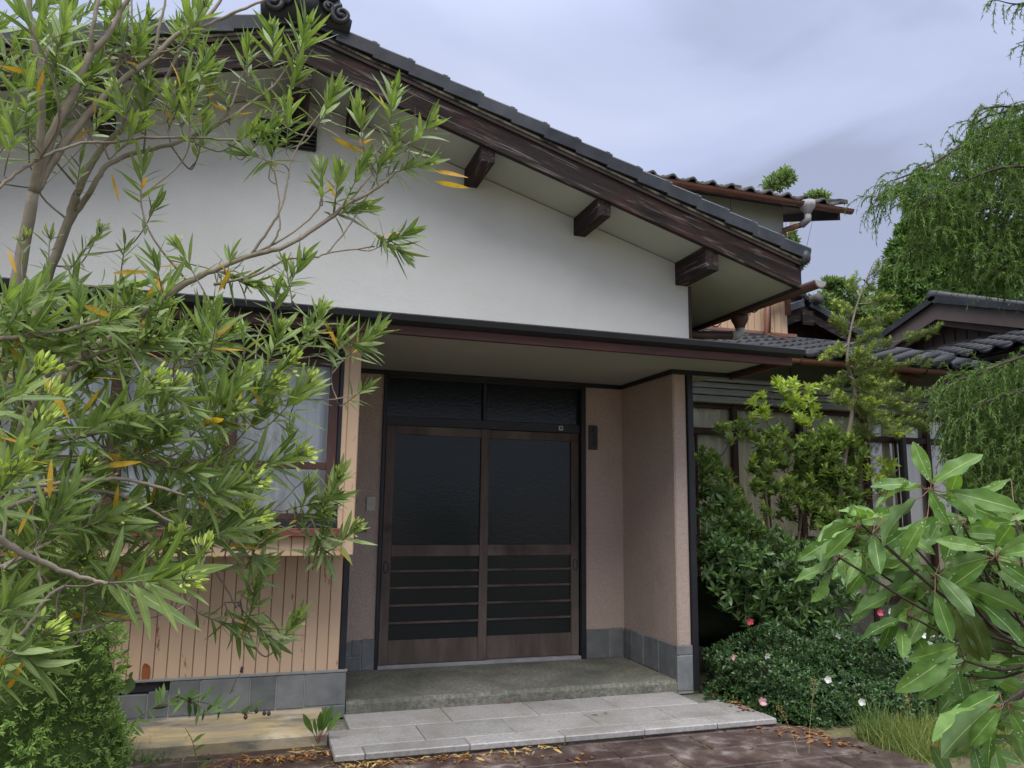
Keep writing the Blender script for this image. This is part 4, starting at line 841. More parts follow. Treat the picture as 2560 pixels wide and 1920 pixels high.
for (u, v, Y, a, sc, nl, bd) in heads:
    Y = dep(Y)
    tip = at(u, v, Y); a = R(a); toward = rng.uniform(-.15, .45)
    ax = unit(math.cos(a) * RT + math.sin(a) * UP - toward * FW)
    stem = .085 * sc + .05
    base = tip - ax * stem
    # twig back to the nearest limb lying behind the head
    dv = NP - base; dist = np.linalg.norm(dv, axis=1); co = (dv / (dist[:, None] + 1e-9)) @ ax
    cost = dist * (1 + 2.4 * np.clip(co + .75, 0, 2)) + np.where(dist < .03, .0, 0) + np.maximum(0, .004 - NR) * 20
    j = int(np.argmin(cost)); q0 = NP[j]; d0 = dist[j]
    if d0 > .012:
        c1 = base - ax * d0 * .45; mid = .25 * q0 + .5 * c1 + .25 * base + rng.normal(0, .012, 3) * min(1, d0 * 3)
        tw = curve_pts([q0, mid, base, tip], 4); r0 = min(NR[j] * .8, .0035 + .004 * d0); twigs.append((tw, np.linspace(r0, .0018, len(tw))))
    else: twigs.append((curve_pts([q0, base, tip], 3), np.linspace(.003, .0018, 7)))
    NP = np.vstack([NP, twigs[-1][0][1:-3]]); NR = np.append(NR, np.full(len(twigs[-1][0]) - 4, .004))
    uu = unit(np.cross(ax, rng.normal(size=3))); vv = np.cross(ax, uu)
    nl = int(nl * 1.6)
    for k in range(nl):
        q = k / max(1, nl - 1)                     # 0 tip .. 1 lowest
        whorl = k // 3; ph = (k % 3) * 2.094 + whorl * 1.047 + rng.normal(0, .2)
        th = R(12 + 58 * q ** .9) + rng.normal(0, .13)
        rad = math.cos(ph) * uu + math.sin(ph) * vv
        la = math.cos(th) * ax + math.sin(th) * rad; la = la + np.array((0, 0, -.16 * q)) ; la = unit(la)
        nm = unit(ax * math.sin(th) - rad * math.cos(th) + np.array((0, 0, .15)))
        ln = sc * (.076 + .044 * math.sin(math.pi * min(1, q * .75 + .12))) * rng.uniform(.66, 1.22)
        LP.append(tip - ax * stem * q ** 1.2 * .95); LA.append(la); LN_.append(nm); LL.append(ln); LW.append(ln * rng.uniform(.16, .22))
        LC.append(1 if (q > .65 and rng.random() < .045) else 0)
    if bd:
        nb_ = 14 if bd == 1 else 24; hb = tip + ax * (.02 if bd == 1 else .045) * sc
        if bd == 2: budstalk.append((np.array([tip - ax * .01, hb]), np.array([.0016, .0014])))
        for k in range(nb_):
            d_ = unit(ax * rng.uniform(.4, 1.1) + .75 * unit(rng.normal(size=3))); l1 = rng.uniform(.012, .032) * (1 if bd == 1 else 1.35)
            e_ = hb + d_ * l1; budstalk.append((np.array([hb - ax * .006, e_]), np.array([.0011, .0009])))
            BP.append(e_); BA.append(unit(d_ + ax * .8)); BL.append(rng.uniform(.012, .018) * (1 if bd == 1 else 1.35)); BW.append(.0052 if bd == 1 else .0075)
for (u, v, Y, a, ln) in [(1125,432,2.8,-10,.15),(1130,462,2.8,-15,.15),(870,365,2.8,-30,.14),(565,820,2.28,40,.13),(830,835,2.55,115,.11),(150,160,2.6,60,.1),(100,210,2.4,70,.1),(238,262,2.6,80,.08),(205,335,2.7,40,.08),(290,470,2.5,-75,.1),(40,175,2.3,170,.1),(140,990,1.7,-55,.13),(300,1160,1.9,8,.12),(125,1195,1.7,95,.1),(40,1100,1.4,-10,.12),(230,1000,1.95,50,.08),(290,1250,1.95,75,.09),(40,1690,1.35,55,.09),(5,1655,1.3,60,.05),(375,735,2.4,-125,.11),(420,665,2.6,2,.12),(330,680,2.6,5,.12),(250,780,2.0,-22,.11),(640,990,2.2,-60,.08),(30,560+90,2.3,105,.08),(60,1300,1.6,70,.08),(560,705,2.5,-120,.10),(580,1365,2.5,10,.06)]:
    Y = dep(Y); p = at(u, v, Y); a = R(a); d_ = unit(math.cos(a) * RT + math.sin(a) * UP - rng.uniform(-.2, .3) * FW)
    LP.append(p - d_ * ln * .5); LA.append(d_); LN_.append(unit(-FW + rng.normal(0, .5, 3))); LL.append(ln); LW.append(ln * .15); LC.append(1)
LP, LA, LN_, LL, LW, LC = map(np.array, (LP, LA, LN_, LL, LW, LC))
TO = [template(5, lance, c_, f_) for c_, f_ in ((.04, .16), (.12, .2), (.24, .16), (-.05, .14))]
tv = rng.integers(0, 4, len(LP))
dz = (LP - CAMP) @ FW; cen = LP + LA * LL[:, None] * .5; cu = 1280 + FPX * ((cen - CAMP) @ RT) / ((cen - CAMP) @ FW); cvv = 960 - FPX * ((cen - CAMP) @ UP) / ((cen - CAMP) @ FW)
face = np.linalg.norm(np.cross(LA, unit(cen - CAMP)), axis=1)
infr = (cu > 5) & (cu < 2550) & (cvv > 5) & (cvv < 1915) & (dz > .3)
score = np.where(infr, LL * face / dz, 0) + np.where(LC == 1, .03, 0) * infr
big = np.argsort(-score)[:300]; isbig = np.zeros(len(LP), bool); isbig[big] = True
LMesh = {}
for vi in range(4):
    V_, F_, U_ = TO[vi]
    for ci, mt_ in ((0, 'olea'), (1, 'oleay')):
        Vs = baked(TO[vi], .065); LMesh[vi, ci] = npmesh('leaf', Vs, F_, LM[mt_], U_)
X_, Y_, Z_ = frames(LA, LN_)
for i in big:
    l_, w_ = LL[i], LW[i] / 2
    M = Matrix(((X_[i][0] * w_, Y_[i][0] * l_, Z_[i][0] * l_, LP[i][0]), (X_[i][1] * w_, Y_[i][1] * l_, Z_[i][1] * l_, LP[i][1]), (X_[i][2] * w_, Y_[i][2] * l_, Z_[i][2] * l_, LP[i][2]), (0, 0, 0, 1)))
    o = link('leaf', LMesh[tv[i], LC[i]], O, M)
rest = ~isbig
for ci, mt_, nm_ in ((0, 'olea', 'foliage'), (1, 'oleay', 'yellow_foliage')):
    S_ = [(TO[vi], LP[k_], LA[k_], LN_[k_], LL[k_], LW[k_]) for vi in range(4) for k_ in [rest & (tv == vi) & (LC == ci)] if k_.any()]
    if S_: leafpart(nm_, LM[mt_], O, S_, kind='stuff')
TB = template(3, lambda y: max(.05, math.sin(math.pi * (.12 + .86 * y)) ** .9), .0, .5)
BP, BA, BL, BW = map(np.array, (BP, BA, BL, BW))
leafpart('flower_buds', LM['bud'], O, [(TB, BP, BA, rand_dirs(len(BP)), BL, BW), (TB, BP, BA, rand_dirs(len(BP)), BL, BW)], kind='stuff')
for k, (C_, ri) in enumerate(stems):
    MB().tube(C_, ri, 8 if ri[0] > .008 else 6).build('trunk' if ri[0] > .03 else 'branch', 'bark', O, True)
mb = MB()
for C_, ri in twigs: mb.tube(C_, ri, 5, False)
mb.build('twigs', 'bark', O, True, kind='stuff')
mb = MB()
for C_, ri in budstalk: mb.tube(C_, ri, 4, False)
mb.build('bud_stalks', 'barkgreen', O, True, kind='stuff')

# ================================================================== broad-leaved shrub, near at the right
G = thing('broadleaf_shrub', 'shrub with large wavy glossy green leaves and red stalks, wet with drops', 'shrub', (2.05, 2.4, -.02))
c8 = lambda x, y: (1960 + x / 3.0717, 1100 + y / 3.0717)
c9 = lambda x, y: (1660 + x / 2.4578, 1360 + y / 2.4578)
bl = [(c8(*q[0]), c8(*q[1]), q[2] / 3.07, q[3]) for q in [
 ((1130,330),(1070,110),140,0),((1130,340),(1420,60),120,0),((1265,460),(1250,180),170,.1),((1260,395),(1735,500),150,0),((1040,345),(740,330),90,0),((1060,365),(550,350),80,.05),((1110,365),(1100,600),90,-.05),((1020,450),(560,740),120,0),((1100,590),(890,890),120,-.08),((590,610),(450,450),90,0),((590,610),(600,460),70,.03),((520,655),(140,690),100,0),((560,670),(400,860),110,-.05),((690,730),(600,920),120,-.06),((390,770),(190,820),90,.1),((400,840),(170,980),80,.05),((400,960),(130,1050),80,.05),((340,1030),(190,1160),60,.1),((590,870),(400,1050),100,.05),((940,690),(690,790),100,.02),((930,770),(720,850),90,.03),((1330,580),(1160,870),170,.05),((1360,620),(1170,900),150,-.02),((1360,720),(1480,640),90,.05),((1560,840),(1320,800),110,0),((1620,830),(1620,570),140,0),((1500,720),(1500,520),120,.1),((1580,900),(1170,930),120,.08),((1570,920),(1370,1110),140,-.05),((1660,930),(1860,1110),150,-.03),((1640,880),(1860,680),110,.0),((1650,890),(1860,750),90,-.02),((1080,960),(870,1000),90,.0),((920,930),(520,990),80,0),((990,910),(640,920),70,.06),((1040,1000),(570,1150),110,.03),((1060,1090),(550,1320),100,-.03),((1090,1160),(640,1310),100,.02),((1170,1030),(1380,1310),150,-.1),((1160,1170),(1190,1490),170,-.04),((1340,1110),(1843,1270),150,-.02),((1330,1130),(1843,1450),150,.03),((1100,1290),(890,1540),150,.05),((960,1330),(800,1280),70,.08),((940,1370),(600,1460),80,.04),((900,1430),(780,1560),100,.06),((1000,1470),(960,1610),110,.1),((1340,1570),(950,1659),130,.0),((1740,300),(1620,400),80,.15),((1590,960),(1730,1090),110,.05),((900,1010),(1060,1060),80,.12),((1180,640),(1000,700),90,.12),((760,600),(620,560),70,.1),((860,700),(1010,760),80,.14),((470,900),(330,960),80,.1),((700,1010),(560,1080),90,.12),((1240,1000),(1420,980),90,.1),((1000,1200),(900,1100),90,.14),((1290,1040),(1400,1110),80,.1)]]
bl += [(c9(*q[0]), c9(*q[1]), q[2] / 2.458, q[3]) for q in [((1800,640),(1410,850),150,.0),((1820,760),(1590,960),110,.03),((2060,910),(1760,990),110,.05),((2010,990),(1550,1010),90,.05),((2020,990),(1560,1210),120,.0),((2070,1010),(1900,1250),180,-.05),((2120,1010),(2230,1270),150,-.05),((2110,980),(2240,930),90,0),((2020,1220),(1960,1400),140,.06),((1640,1240),(1760,1400),90,.1),((1900,1230),(1850,1400),110,.1),((2060,740),(2180,650),110,.12),((1990,640),(1780,720),90,.1),((2150,1100),(2240,1350),130,.08),((1950,1010),(1800,1130),90,.1)]]
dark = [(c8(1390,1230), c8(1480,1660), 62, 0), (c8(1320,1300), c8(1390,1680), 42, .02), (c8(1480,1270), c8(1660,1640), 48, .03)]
TG = [template(10, obov, c_, .28, wv, 4) for c_, wv in ((.08, .20), (.18, .26), (.28, .18))]
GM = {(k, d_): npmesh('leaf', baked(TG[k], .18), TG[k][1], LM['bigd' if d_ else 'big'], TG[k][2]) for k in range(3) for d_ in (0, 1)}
hubs = [(c8(1120, 375), 2.25), (c8(595, 650), 2.35), (c8(680, 715), 2.35), (c8(960, 780), 2.4), (c8(1160, 1040), 2.2), (c8(1620, 890), 2.15), (c8(1330, 1120), 2.2), (c8(1370, 640), 2.3), (c8(960, 1350), 2.35), (c9(2085, 980), 2.05), (c9(1850, 720), 2.25), (c8(420, 900), 2.4), ((2480, 1560), 2.35), ((2520, 1760), 2.2), ((2420, 1690), 2.4), ((2330, 1440), 2.45), ((2180, 1420), 2.5), ((2540, 1300), 2.35), ((2450, 1850), 2.3)]
HP = np.array([at(*h[0], h[1]) for h in hubs])
for _ in range(95):     # second layer of foliage further back on the same heads
    h_ = hubs[rng.integers(0, len(hubs))]; a_ = rng.uniform(0, 6.28); l_ = rng.uniform(95, 150); b_ = (h_[0][0] + rng.normal(0, 30), h_[0][1] + rng.normal(10, 30))
    bl.append((b_, (b_[0] + l_ * math.cos(a_), b_[1] + .7 * l_ * abs(math.sin(a_)) * rng.choice([1, 1, -.6])), rng.uniform(25, 50), rng.uniform(.12, .4)))
dropP = []; stalk = MB()
for k, (b_, t_, w_, off) in enumerate([(*x_,) for x_ in bl] + dark):
    isd = k >= len(bl)
    hd = [abs(b_[0] - h[0][0]) + abs(b_[1] - h[0][1]) for h in hubs]; hi_ = int(np.argmin(hd)); Yb = hubs[hi_][1] + off
    pb = at(*b_, Yb); z = (pb - CAMP) @ FW; lp = math.hypot(t_[0] - b_[0], t_[1] - b_[1]) * z / FPX; L0 = .165 if lp < .155 else lp * 1.06
    dzz = -math.sqrt(max(0, L0 * L0 - lp * lp)) * (1 if k % 4 else -.3)
    dpx = (t_[0] - b_[0]) * RT - (t_[1] - b_[1]) * UP; axl = unit(dpx * z / FPX + FW * dzz)
    vdir = unit(pb - CAMP); b0 = unit(np.cross(axl, vdir)); n0 = np.cross(b0, axl)
    wr = L0 * .335; qv = min(1, max(.25, (w_ * z / FPX) / wr)); sgn = 1 if (k % 2) else -1
    wdv = b0 * qv + n0 * math.sqrt(1 - qv * qv) * sgn; nrm = unit(np.cross(wdv, axl))
    if nrm[2] < 0 and not isd: nrm = -nrm
    if isd and nrm @ FW > 0: nrm = -nrm
    x_, y_, z_ = frames(axl[None], nrm[None]); x_, y_, z_ = x_[0], y_[0], z_[0]
    M = Matrix([[x_[i] * wr / 2, y_[i] * L0, z_[i] * L0, pb[i]] for i in range(3)] + [[0, 0, 0, 1]])
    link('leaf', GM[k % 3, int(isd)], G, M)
    h = HP[hi_]; stalk.tube(curve_pts([h + (pb - h) * .0, h * .4 + pb * .6 + np.array((0, 0, -.006)), pb, pb + axl * .02], 4), .0018, 5, False)
    if not isd and rng.random() < .62:
        V_ = baked(TG[k % 3], .18)
        for _ in range(9):
            c_ = V_[rng.integers(5, len(V_) - 5)]; c2 = V_[rng.integers(5, len(V_) - 5)]; f_ = rng.uniform(0, .45); c_ = c_ * (1 - f_) + c2 * f_ if abs(c_[1] - c2[1]) < .3 else c_
            dropP.append((pb + c_[0] * wr / 2 * x_ + c_[1] * L0 * y_ + (c_[2] * L0 + .0006) * z_, z_))
MT['drop'], t, b = material('water drop'); b.inputs['Base Color'].default_value = (.75, .8, .78, 1); b.inputs['Roughness'].default_value = .03; b.inputs['Specular IOR Level'].default_value = .8; b.inputs['Alpha'].default_value = .55
mb = MB()
for p, nrm in dropP:
    x_ = unit(np.cross(nrm, (.3, .2, .9))); y_ = np.cross(nrm, x_); r_ = rng.uniform(.0013, .0028)
    mb.add([p + r_ * (math.cos(a) * x_ + math.sin(a) * y_) for a in np.linspace(0, 2 * math.pi, 6, endpoint=False)] + [p + nrm * r_ * .8], [(i, (i + 1) % 6, 6) for i in range(6)])
mb.build('water_drops', 'drop', G, True, kind='stuff')
stalk.build('leaf_stalks', 'redstem', G, True, kind='stuff')
gb = np.array((2.15, 2.35, -.02)); g1 = at(2640, 1640, 2.25)
MB().tube(curve_pts([gb, gb * .5 + g1 * .5 + np.array((.06, 0, 0)), g1], 5), np.linspace(.028, .018, 11), 8).build('trunk', 'bark', G, True)
for h in HP:
    mid = h * .5 + g1 * .5 + np.array((.02, .05, -.05)); MB().tube(curve_pts([g1, mid, h], 5), np.linspace(.0075, .004, 11), 6).build('branch', 'barkdark', G, True)
# ================================================================== shrubs and trees beyond
LM['osm'] = leafmat('osmanthus leaf', (.10, .17, .035), (.24, .335, .075), rough=.4, trans=.25)
LM['osmt'] = leafmat('fresh osmanthus leaf', (.30, .42, .06), (.48, .58, .11), rough=.36, trans=.3)
LM['cam'] = leafmat('dark shrub leaf', (.050, .105, .026), (.13, .225, .062), rough=.36, trans=.15, spec=.4)
LM['aza'] = leafmat('azalea leaf', (.018, .048, .013), (.075, .155, .040), rough=.34, trans=.12, spec=.45)
LM['box'] = leafmat('hedge leaf', (.15, .26, .05), (.32, .46, .12), rough=.45, trans=.25)
LM['con'] = leafmat('conifer needle', (.13, .18, .035), (.27, .34, .07), rough=.45, trans=.15)
LM['cont'] = leafmat('fresh conifer tip', (.48, .56, .09), (.66, .74, .16), rough=.45, trans=.25)
LM['cyp'] = leafmat('weeping cypress spray', (.045, .105, .018), (.17, .28, .05), rough=.7, trans=.25, spec=.12)
LM['tree'] = leafmat('far tree leaf', (.060, .13, .030), (.15, .25, .055), rough=.6, trans=.2, spec=.15)
LM['ltree'] = leafmat('far pale tree leaf', (.10, .17, .05), (.21, .30, .09), rough=.45, trans=.3)
LM['grass'] = leafmat('grass blade', (.10, .14, .025), (.26, .30, .075), rough=.5, trans=.3)
LM['weed'] = leafmat('weed leaf', (.06, .12, .022), (.14, .24, .055), rough=.45, trans=.3)
LM['dry'] = leafmat('fallen dry leaf', (.16, .060, .022), (.36, .17, .055), (.32, .2, .1), rough=.7, trans=.1)
LM['dryy'] = leafmat('fallen yellow leaf', (.42, .25, .07), (.58, .42, .16), (.5, .4, .2), rough=.6, trans=.15)
LM['petw'] = leafmat('white petal', (.78, .76, .76), (.86, .84, .82), rough=.5, trans=.3)
LM['petp'] = leafmat('pink petal', (.62, .30, .34), (.80, .52, .55), rough=.5, trans=.3)
LM['petr'] = leafmat('rose petal', (.52, .07, .11), (.66, .14, .19), rough=.5, trans=.3)
LM['petv'] = leafmat('thistle floret', (.10, .012, .07), (.22, .02, .15), rough=.6, trans=.1)
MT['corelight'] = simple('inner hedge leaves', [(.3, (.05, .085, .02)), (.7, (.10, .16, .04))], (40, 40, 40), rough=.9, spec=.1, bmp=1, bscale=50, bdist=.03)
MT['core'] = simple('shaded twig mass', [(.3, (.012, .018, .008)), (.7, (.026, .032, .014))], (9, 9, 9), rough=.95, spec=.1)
def stems_to(name, parent, base, tips, r0, mat='barkdark', sag=.1, n=5, r1=.0022):
    mb = MB()
    for tpt in tips:
        mid = base * .45 + tpt * .55 + np.append(rng.normal(0, .05, 2), sag)
        mb.tube(curve_pts([base + np.append(rng.normal(0, .03, 2), 0), mid, tpt], n), np.linspace(r0, r1, 2 * n + 1), 5, False)
    return mb.build(name, mat, parent, True, kind='stuff')
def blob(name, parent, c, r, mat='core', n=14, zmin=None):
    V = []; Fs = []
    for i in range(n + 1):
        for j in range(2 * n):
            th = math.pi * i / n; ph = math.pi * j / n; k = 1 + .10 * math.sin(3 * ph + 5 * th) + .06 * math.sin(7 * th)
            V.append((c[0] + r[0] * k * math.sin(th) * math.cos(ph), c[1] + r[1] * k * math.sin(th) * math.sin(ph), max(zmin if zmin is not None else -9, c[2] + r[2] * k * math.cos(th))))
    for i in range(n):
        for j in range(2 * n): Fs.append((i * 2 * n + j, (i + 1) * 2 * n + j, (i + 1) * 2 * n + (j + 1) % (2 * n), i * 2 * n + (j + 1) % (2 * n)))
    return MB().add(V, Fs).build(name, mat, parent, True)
def px_region(poly, n, Y, dY):
    """n points inside a traced outline, spread through a depth range"""
    xs, ys = zip(*poly); out_ = []
    def inside(x, y):
        c = False; j = len(poly) - 1
        for i in range(len(poly)):
            if (poly[i][1] > y) != (poly[j][1] > y) and x < (poly[j][0] - poly[i][0]) * (y - poly[i][1]) / (poly[j][1] - poly[i][1]) + poly[i][0]: c = not c
            j = i
        return c
    while len(out_) < n:
        x, y = rng.uniform(min(xs), max(xs)), rng.uniform(min(ys), max(ys))
        if inside(x, y): out_.append(at(x, y, Y + rng.uniform(-dY, dY)))
    return np.array(out_)
upd = lambda n, s=.6, o=(0, -.3, .9): unit(np.array(o) + rng.normal(0, s, (n, 3)))

T4 = template(2, lambda y: max(.12, math.sin(math.pi * min(1, .08 + y * .9))), .15, 0, 0, 1)      # smallest leaf, 4 triangles
# azalea hedge with flowers
A = thing('azalea_hedge', 'low dense dark green azalea mound with scattered white and pink flowers', 'hedge', (3.1, 5.2, -.02))
ab = [((2.90, 5.28, .0), (.55, .66, .50)), ((3.45, 5.05, -.05), (.70, .66, .54)), ((2.75, 5.05, -.1), (.32, .45, .40)), ((3.95, 4.75, -.05), (.5, .5, .50))]
S_ = []
for c, r in ab:
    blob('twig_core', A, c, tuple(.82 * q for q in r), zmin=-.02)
    P, nn = ellipsoid_shell(c, r, int(10500 * r[0]), -.01, .10)
    S_.append((T4, *shoots(P, nn + rng.normal(0, .45, nn.shape), 6, .032, .44, (20, 80), .018)))
leafpart('foliage', LM['aza'], A, S_, kind='stuff')
def flower(parent, p, nrm, r_, mat):
    V, Fs, U = [], [], []; nrm = unit(nrm); x_ = unit(np.cross(nrm, (.2, .3, .9))); y_ = np.cross(nrm, x_)
    tp = template(3, lambda y: max(.12, math.sin(math.pi * (.1 + .82 * y)) ** .6), -.25, -.12)
    aa = np.arange(5) * 2 * math.pi / 5; axp = unit(np.cos(aa)[:, None] * x_ + np.sin(aa)[:, None] * y_ + .45 * nrm)
    v, f, u = instances(tp, np.repeat(np.asarray(p)[None], 5, 0), axp, np.repeat(nrm[None], 5, 0), np.full(5, r_), np.full(5, r_ * .82))
    return link('flower', npmesh('flower', v, f, mat, u), parent)
fl = [(1612, 0), ]
for (u, v, Y, mt_) in [(1916,1638,4.72,'petw'),(1834,1645,4.85,'petp'),(1790,1642,4.9,'petw'),(1904,1755,4.62,'petp'),(2153,1755,4.35,'petw'),(1874,1553,5.3,'petr'),(2156,1535,5.0,'petw'),(2197,1532,5.0,'petr'),(2225,1527,5.0,'petw'),(2292,1608,4.5,'petw'),(2305,1588,4.55,'petw'),(2326,1582,4.55,'petp'),(2322,1612,4.5,'petw'),(2262,1648,4.4,'petw'),(2310,1565,4.6,'petw'),(2326,1685,4.3,'petw'),(2326,1700,4.28,'petp'),(2354,1670,4.3,'petw'),(2092,1590,4.9,'petw'),(2070,1700,4.5,'petw')]:
    # sit the flower on the mound's surface along its line of sight
    d = ray(u, v); best = None
    for c, r in ab:
        o_ = (CAMP - np.array(c)) / np.array(r) ; dd = d / np.array(r); a_, b_, c_ = dd @ dd, 2 * o_ @ dd, o_ @ o_ - 1.06
        ds = b_ * b_ - 4 * a_ * c_
        if ds > 0:
            t_ = (-b_ - math.sqrt(ds)) / (2 * a_); best = t_ if best is None else min(best, t_)
    p = CAMP + d * best if best else at(u, v, Y)
    flower(A, p, unit(-FW + np.array((0, 0, .35)) + rng.normal(0, .3, 3)), rng.uniform(.027, .036), LM[mt_])

# dark broad shrub behind the hedge
Cm = thing('dark_evergreen_shrub', 'dark glossy evergreen shrub between the pink pier and the azalea mound', 'shrub', (3.2, 5.9, -.02))
P1 = np.concatenate([px_region([(1745,1400),(1800,1330),(1900,1370),(2010,1390),(2110,1420),(2160,1490),(2130,1560),(1990,1590),(1860,1560),(1800,1520)], 520, 5.75, .35), px_region([(1742,1240),(1800,1210),(1870,1290),(1960,1330),(2060,1350),(2100,1420),(1900,1420),(1745,1420)], 170, 5.85, .25)])
leafpart('foliage', LM['cam'], Cm, [(template(3, oval, .15, .22), *shoots(P1, upd(len(P1)), 9, .082, .36, (25, 80), .05))], kind='stuff')
grow(MB(), [np.array((3.25, 6.0, z)) for z in (-.02, .2, .4)], P1[::5]).build('stems', 'barkdark', Cm, True, kind='stuff')
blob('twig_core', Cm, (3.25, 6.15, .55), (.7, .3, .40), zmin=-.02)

# osmanthus: airy, with bright shoots
Os = thing('osmanthus_shrub', 'open leggy shrub with bright yellow green shoots before the curtained windows', 'shrub', (3.55, 6.1, -.02))
reg = [([(1995,1090),(2060,1060),(2140,1080),(2170,1130),(2140,1200),(2160,1260),(2120,1330),(2020,1310),(1990,1200)], 340, 'osm'), ([(1750,1130),(1800,1160),(1850,1210),(1880,1290),(1930,1330),(1900,1400),(1760,1400)], 240, 'osm'), ([(1880,1080),(1960,1060),(2010,1130),(1990,1300),(1890,1290),(1880,1180)], 105, 'osm'), ([(1930,950),(1985,945),(2050,970),(2060,1040),(2010,1060),(1960,1010)], 40, 'osmt'), ([(1880,980),(1940,990),(1920,1060),(1870,1040)], 9, 'osmt'), ([(1740,1060),(1800,1050),(1900,1060),(1890,1110),(1780,1090)], 16, 'osm'), ([(2160,1150),(2240,1140),(2230,1230),(2170,1260)], 16, 'osmt'), ([(1740,1110),(1800,1130),(1790,1180),(1740,1160)], 10, 'osm'), ([(2050,1280),(2150,1250),(2200,1330),(2110,1400)], 60, 'osm')]
TL = template(3, oval, .14, .24); by = {'osm': [], 'osmt': []}; tips = []
for pl, n_, mt_ in reg:
    P = px_region(pl, n_, 6.1, .22); tips.append(P[::2]); by[mt_].append((TL, *shoots(P, upd(n_, .5), 13, .078, .40, (22, 75), .07)))
    if mt_ == 'osm': by['osmt'].append((TL, *shoots(P[::3] + np.array((0, 0, .03)), upd(len(P[::3]), .4), 5, .06, .38, (15, 50), .03)))
leafpart('foliage', LM['osm'], Os, by['osm'], kind='stuff'); leafpart('fresh_foliage', LM['osmt'], Os, by['osmt'], kind='stuff')
tips = np.concatenate(tips)
ob = np.array((3.55, 6.2, -.02)); forks = [at(1905, 1210, 6.15), at(2010, 1240, 6.15), at(1830, 1200, 6.15), at(1900, 1080, 6.1)]
for fpt in forks: MB().tube(curve_pts([ob, ob * .5 + fpt * .5 + np.array((.03, 0, .0)), fpt], 6), np.linspace(.020, .010, 13), 7).build('trunk', 'bark', Os, True)
mb = grow(MB(), [ob * (1 - q) + f_ * q for f_ in forks for q in (.4, .6, .8, 1)], tips, .0022, .03)
mb.build('branches', 'barkdark', Os, True, kind='stuff')

# young needle-leaved conifer
Cf = thing('young_conifer', 'slim young conifer with tufted needles and pale yellow tips before the lower roof', 'tree', (4.2, 6.0, -.02))
tr = curve_pts([at(2085, 1420, 6.0), at(2105, 1200, 6.0), at(2122, 1080, 6.0), at(2137, 980, 6.0), at(2118, 900, 6.0), at(2128, 820, 6.0), at(2150, 740, 6.0), at(2185, 655, 6.0)], 5)
tr = np.vstack([[np.array((tr[0][0], 6.05, -.02))], tr])
MB().tube(tr, np.linspace(.03, .004, len(tr)), 7).build('trunk', 'bark', Cf, True)
limb = [((2135,990),(2330,985),14),((2130,960),(2300,1040),14),((2125,930),(2070,960),7),((2120,900),(2290,905),10),((2122,880),(2340,822),14),((2120,860),(2080,880),6),((2130,1010),(2075,990),6),((2130,1000),(2240,1080),12),((2126,830),(2090,800),6),((2130,820),(2220,790),7),((2140,780),(2095,760),5),((2145,760),(2215,745),5),((2118,905),(2170,870),6),((2135,1030),(2300,1060),13),((2150,740),(2130,700),3),((2170,690),(2200,660),3),((2160,700),(2190,720),3),((2136,970),(2240,960),10),((2122,915),(2210,930),9),((2134,985),(2180,1010),7),((2120,940),(2180,960),7),((2125,860),(2185,830),7),((2134,1040),(2170,1080),6)]
tp_, td_ = [], []; mb = MB()
for a_, e_, n_ in limb:
    Y0 = 6.0; dY = rng.uniform(-.35, .25); p0, p1 = at(*a_, Y0), at(*e_, Y0 + dY); mid = (p0 + p1) / 2 - np.array((0, 0, .02)); C_ = curve_pts([p0, mid, p1], 8)
    mb.tube(C_, np.linspace(.009, .003, len(C_)), 5, False)
    for k in range(int(n_ * 3.2)):
        q = C_[int(min(len(C_) - 1, (.15 + .85 * rng.random()) * len(C_)))]; d = unit(p1 - p0 + np.append(rng.normal(0, .30, 2), rng.normal(.25, .25)) * np.linalg.norm(p1 - p0)); ext = rng.uniform(.02, .13)
        tp_.append(q + d * ext + rng.normal(0, .02, 3)); td_.append(d)
mb.build('branches', 'bark', Cf, True, kind='stuff')
tp_, td_ = np.array(tp_), unit(np.array(td_) + np.array((0, 0, .35)))
TN = template(2, lambda y: max(.1, 1 - y ** 3), .05, .2)
leafpart('needles', LM['con'], Cf, [(TN, *shoots(tp_, td_, 30, .058, .10, (25, 75), .10, .1, .5))], kind='stuff')
sel = rng.random(len(tp_)) < .62
leafpart('fresh_tips', LM['cont'], Cf, [(TN, *shoots(tp_[sel] + td_[sel] * .02, td_[sel], 14, .034, .17, (10, 50), .02, .1, .5))], kind='stuff')

# weeping cypress
Wc = thing('weeping_cypress', 'large weeping cypress with long hanging thread-like green sprays', 'tree', (5.4, 5.2, -.02))
WY_ = 5.4
limbs = [[(2620,330),(2480,330),(2380,380),(2300,430),(2230,470),(2185,500)],[(2640,250),(2560,270),(2470,290),(2420,320)],[(2640,420),(2500,430),(2400,470),(2330,520),(2290,570)],[(2640,500),(2500,510),(2400,550),(2330,590),(2290,630)],[(2640,590),(2520,610),(2440,640),(2380,670)],[(2640,880),(2520,900),(2430,940),(2370,980),(2340,1000)],[(2640,960),(2520,990),(2430,1030),(2370,1060)],[(2640,1050),(2540,1060),(2450,1100),(2400,1120)],[(2700,-60),(2600,0),(2540,10),(2490,0)],[(2680,60),(2600,90),(2540,110)],[(2680,160),(2600,170),(2560,200)],[(2640,640),(2540,660),(2480,690)],[(2660,1130),(2560,1150),(2480,1170)]]
dens = [34, 22, 36, 36, 26, 34, 32, 24, 10, 4, 4, 22, 20]
hp, hd, hl = [], [], []; bm_ = MB()
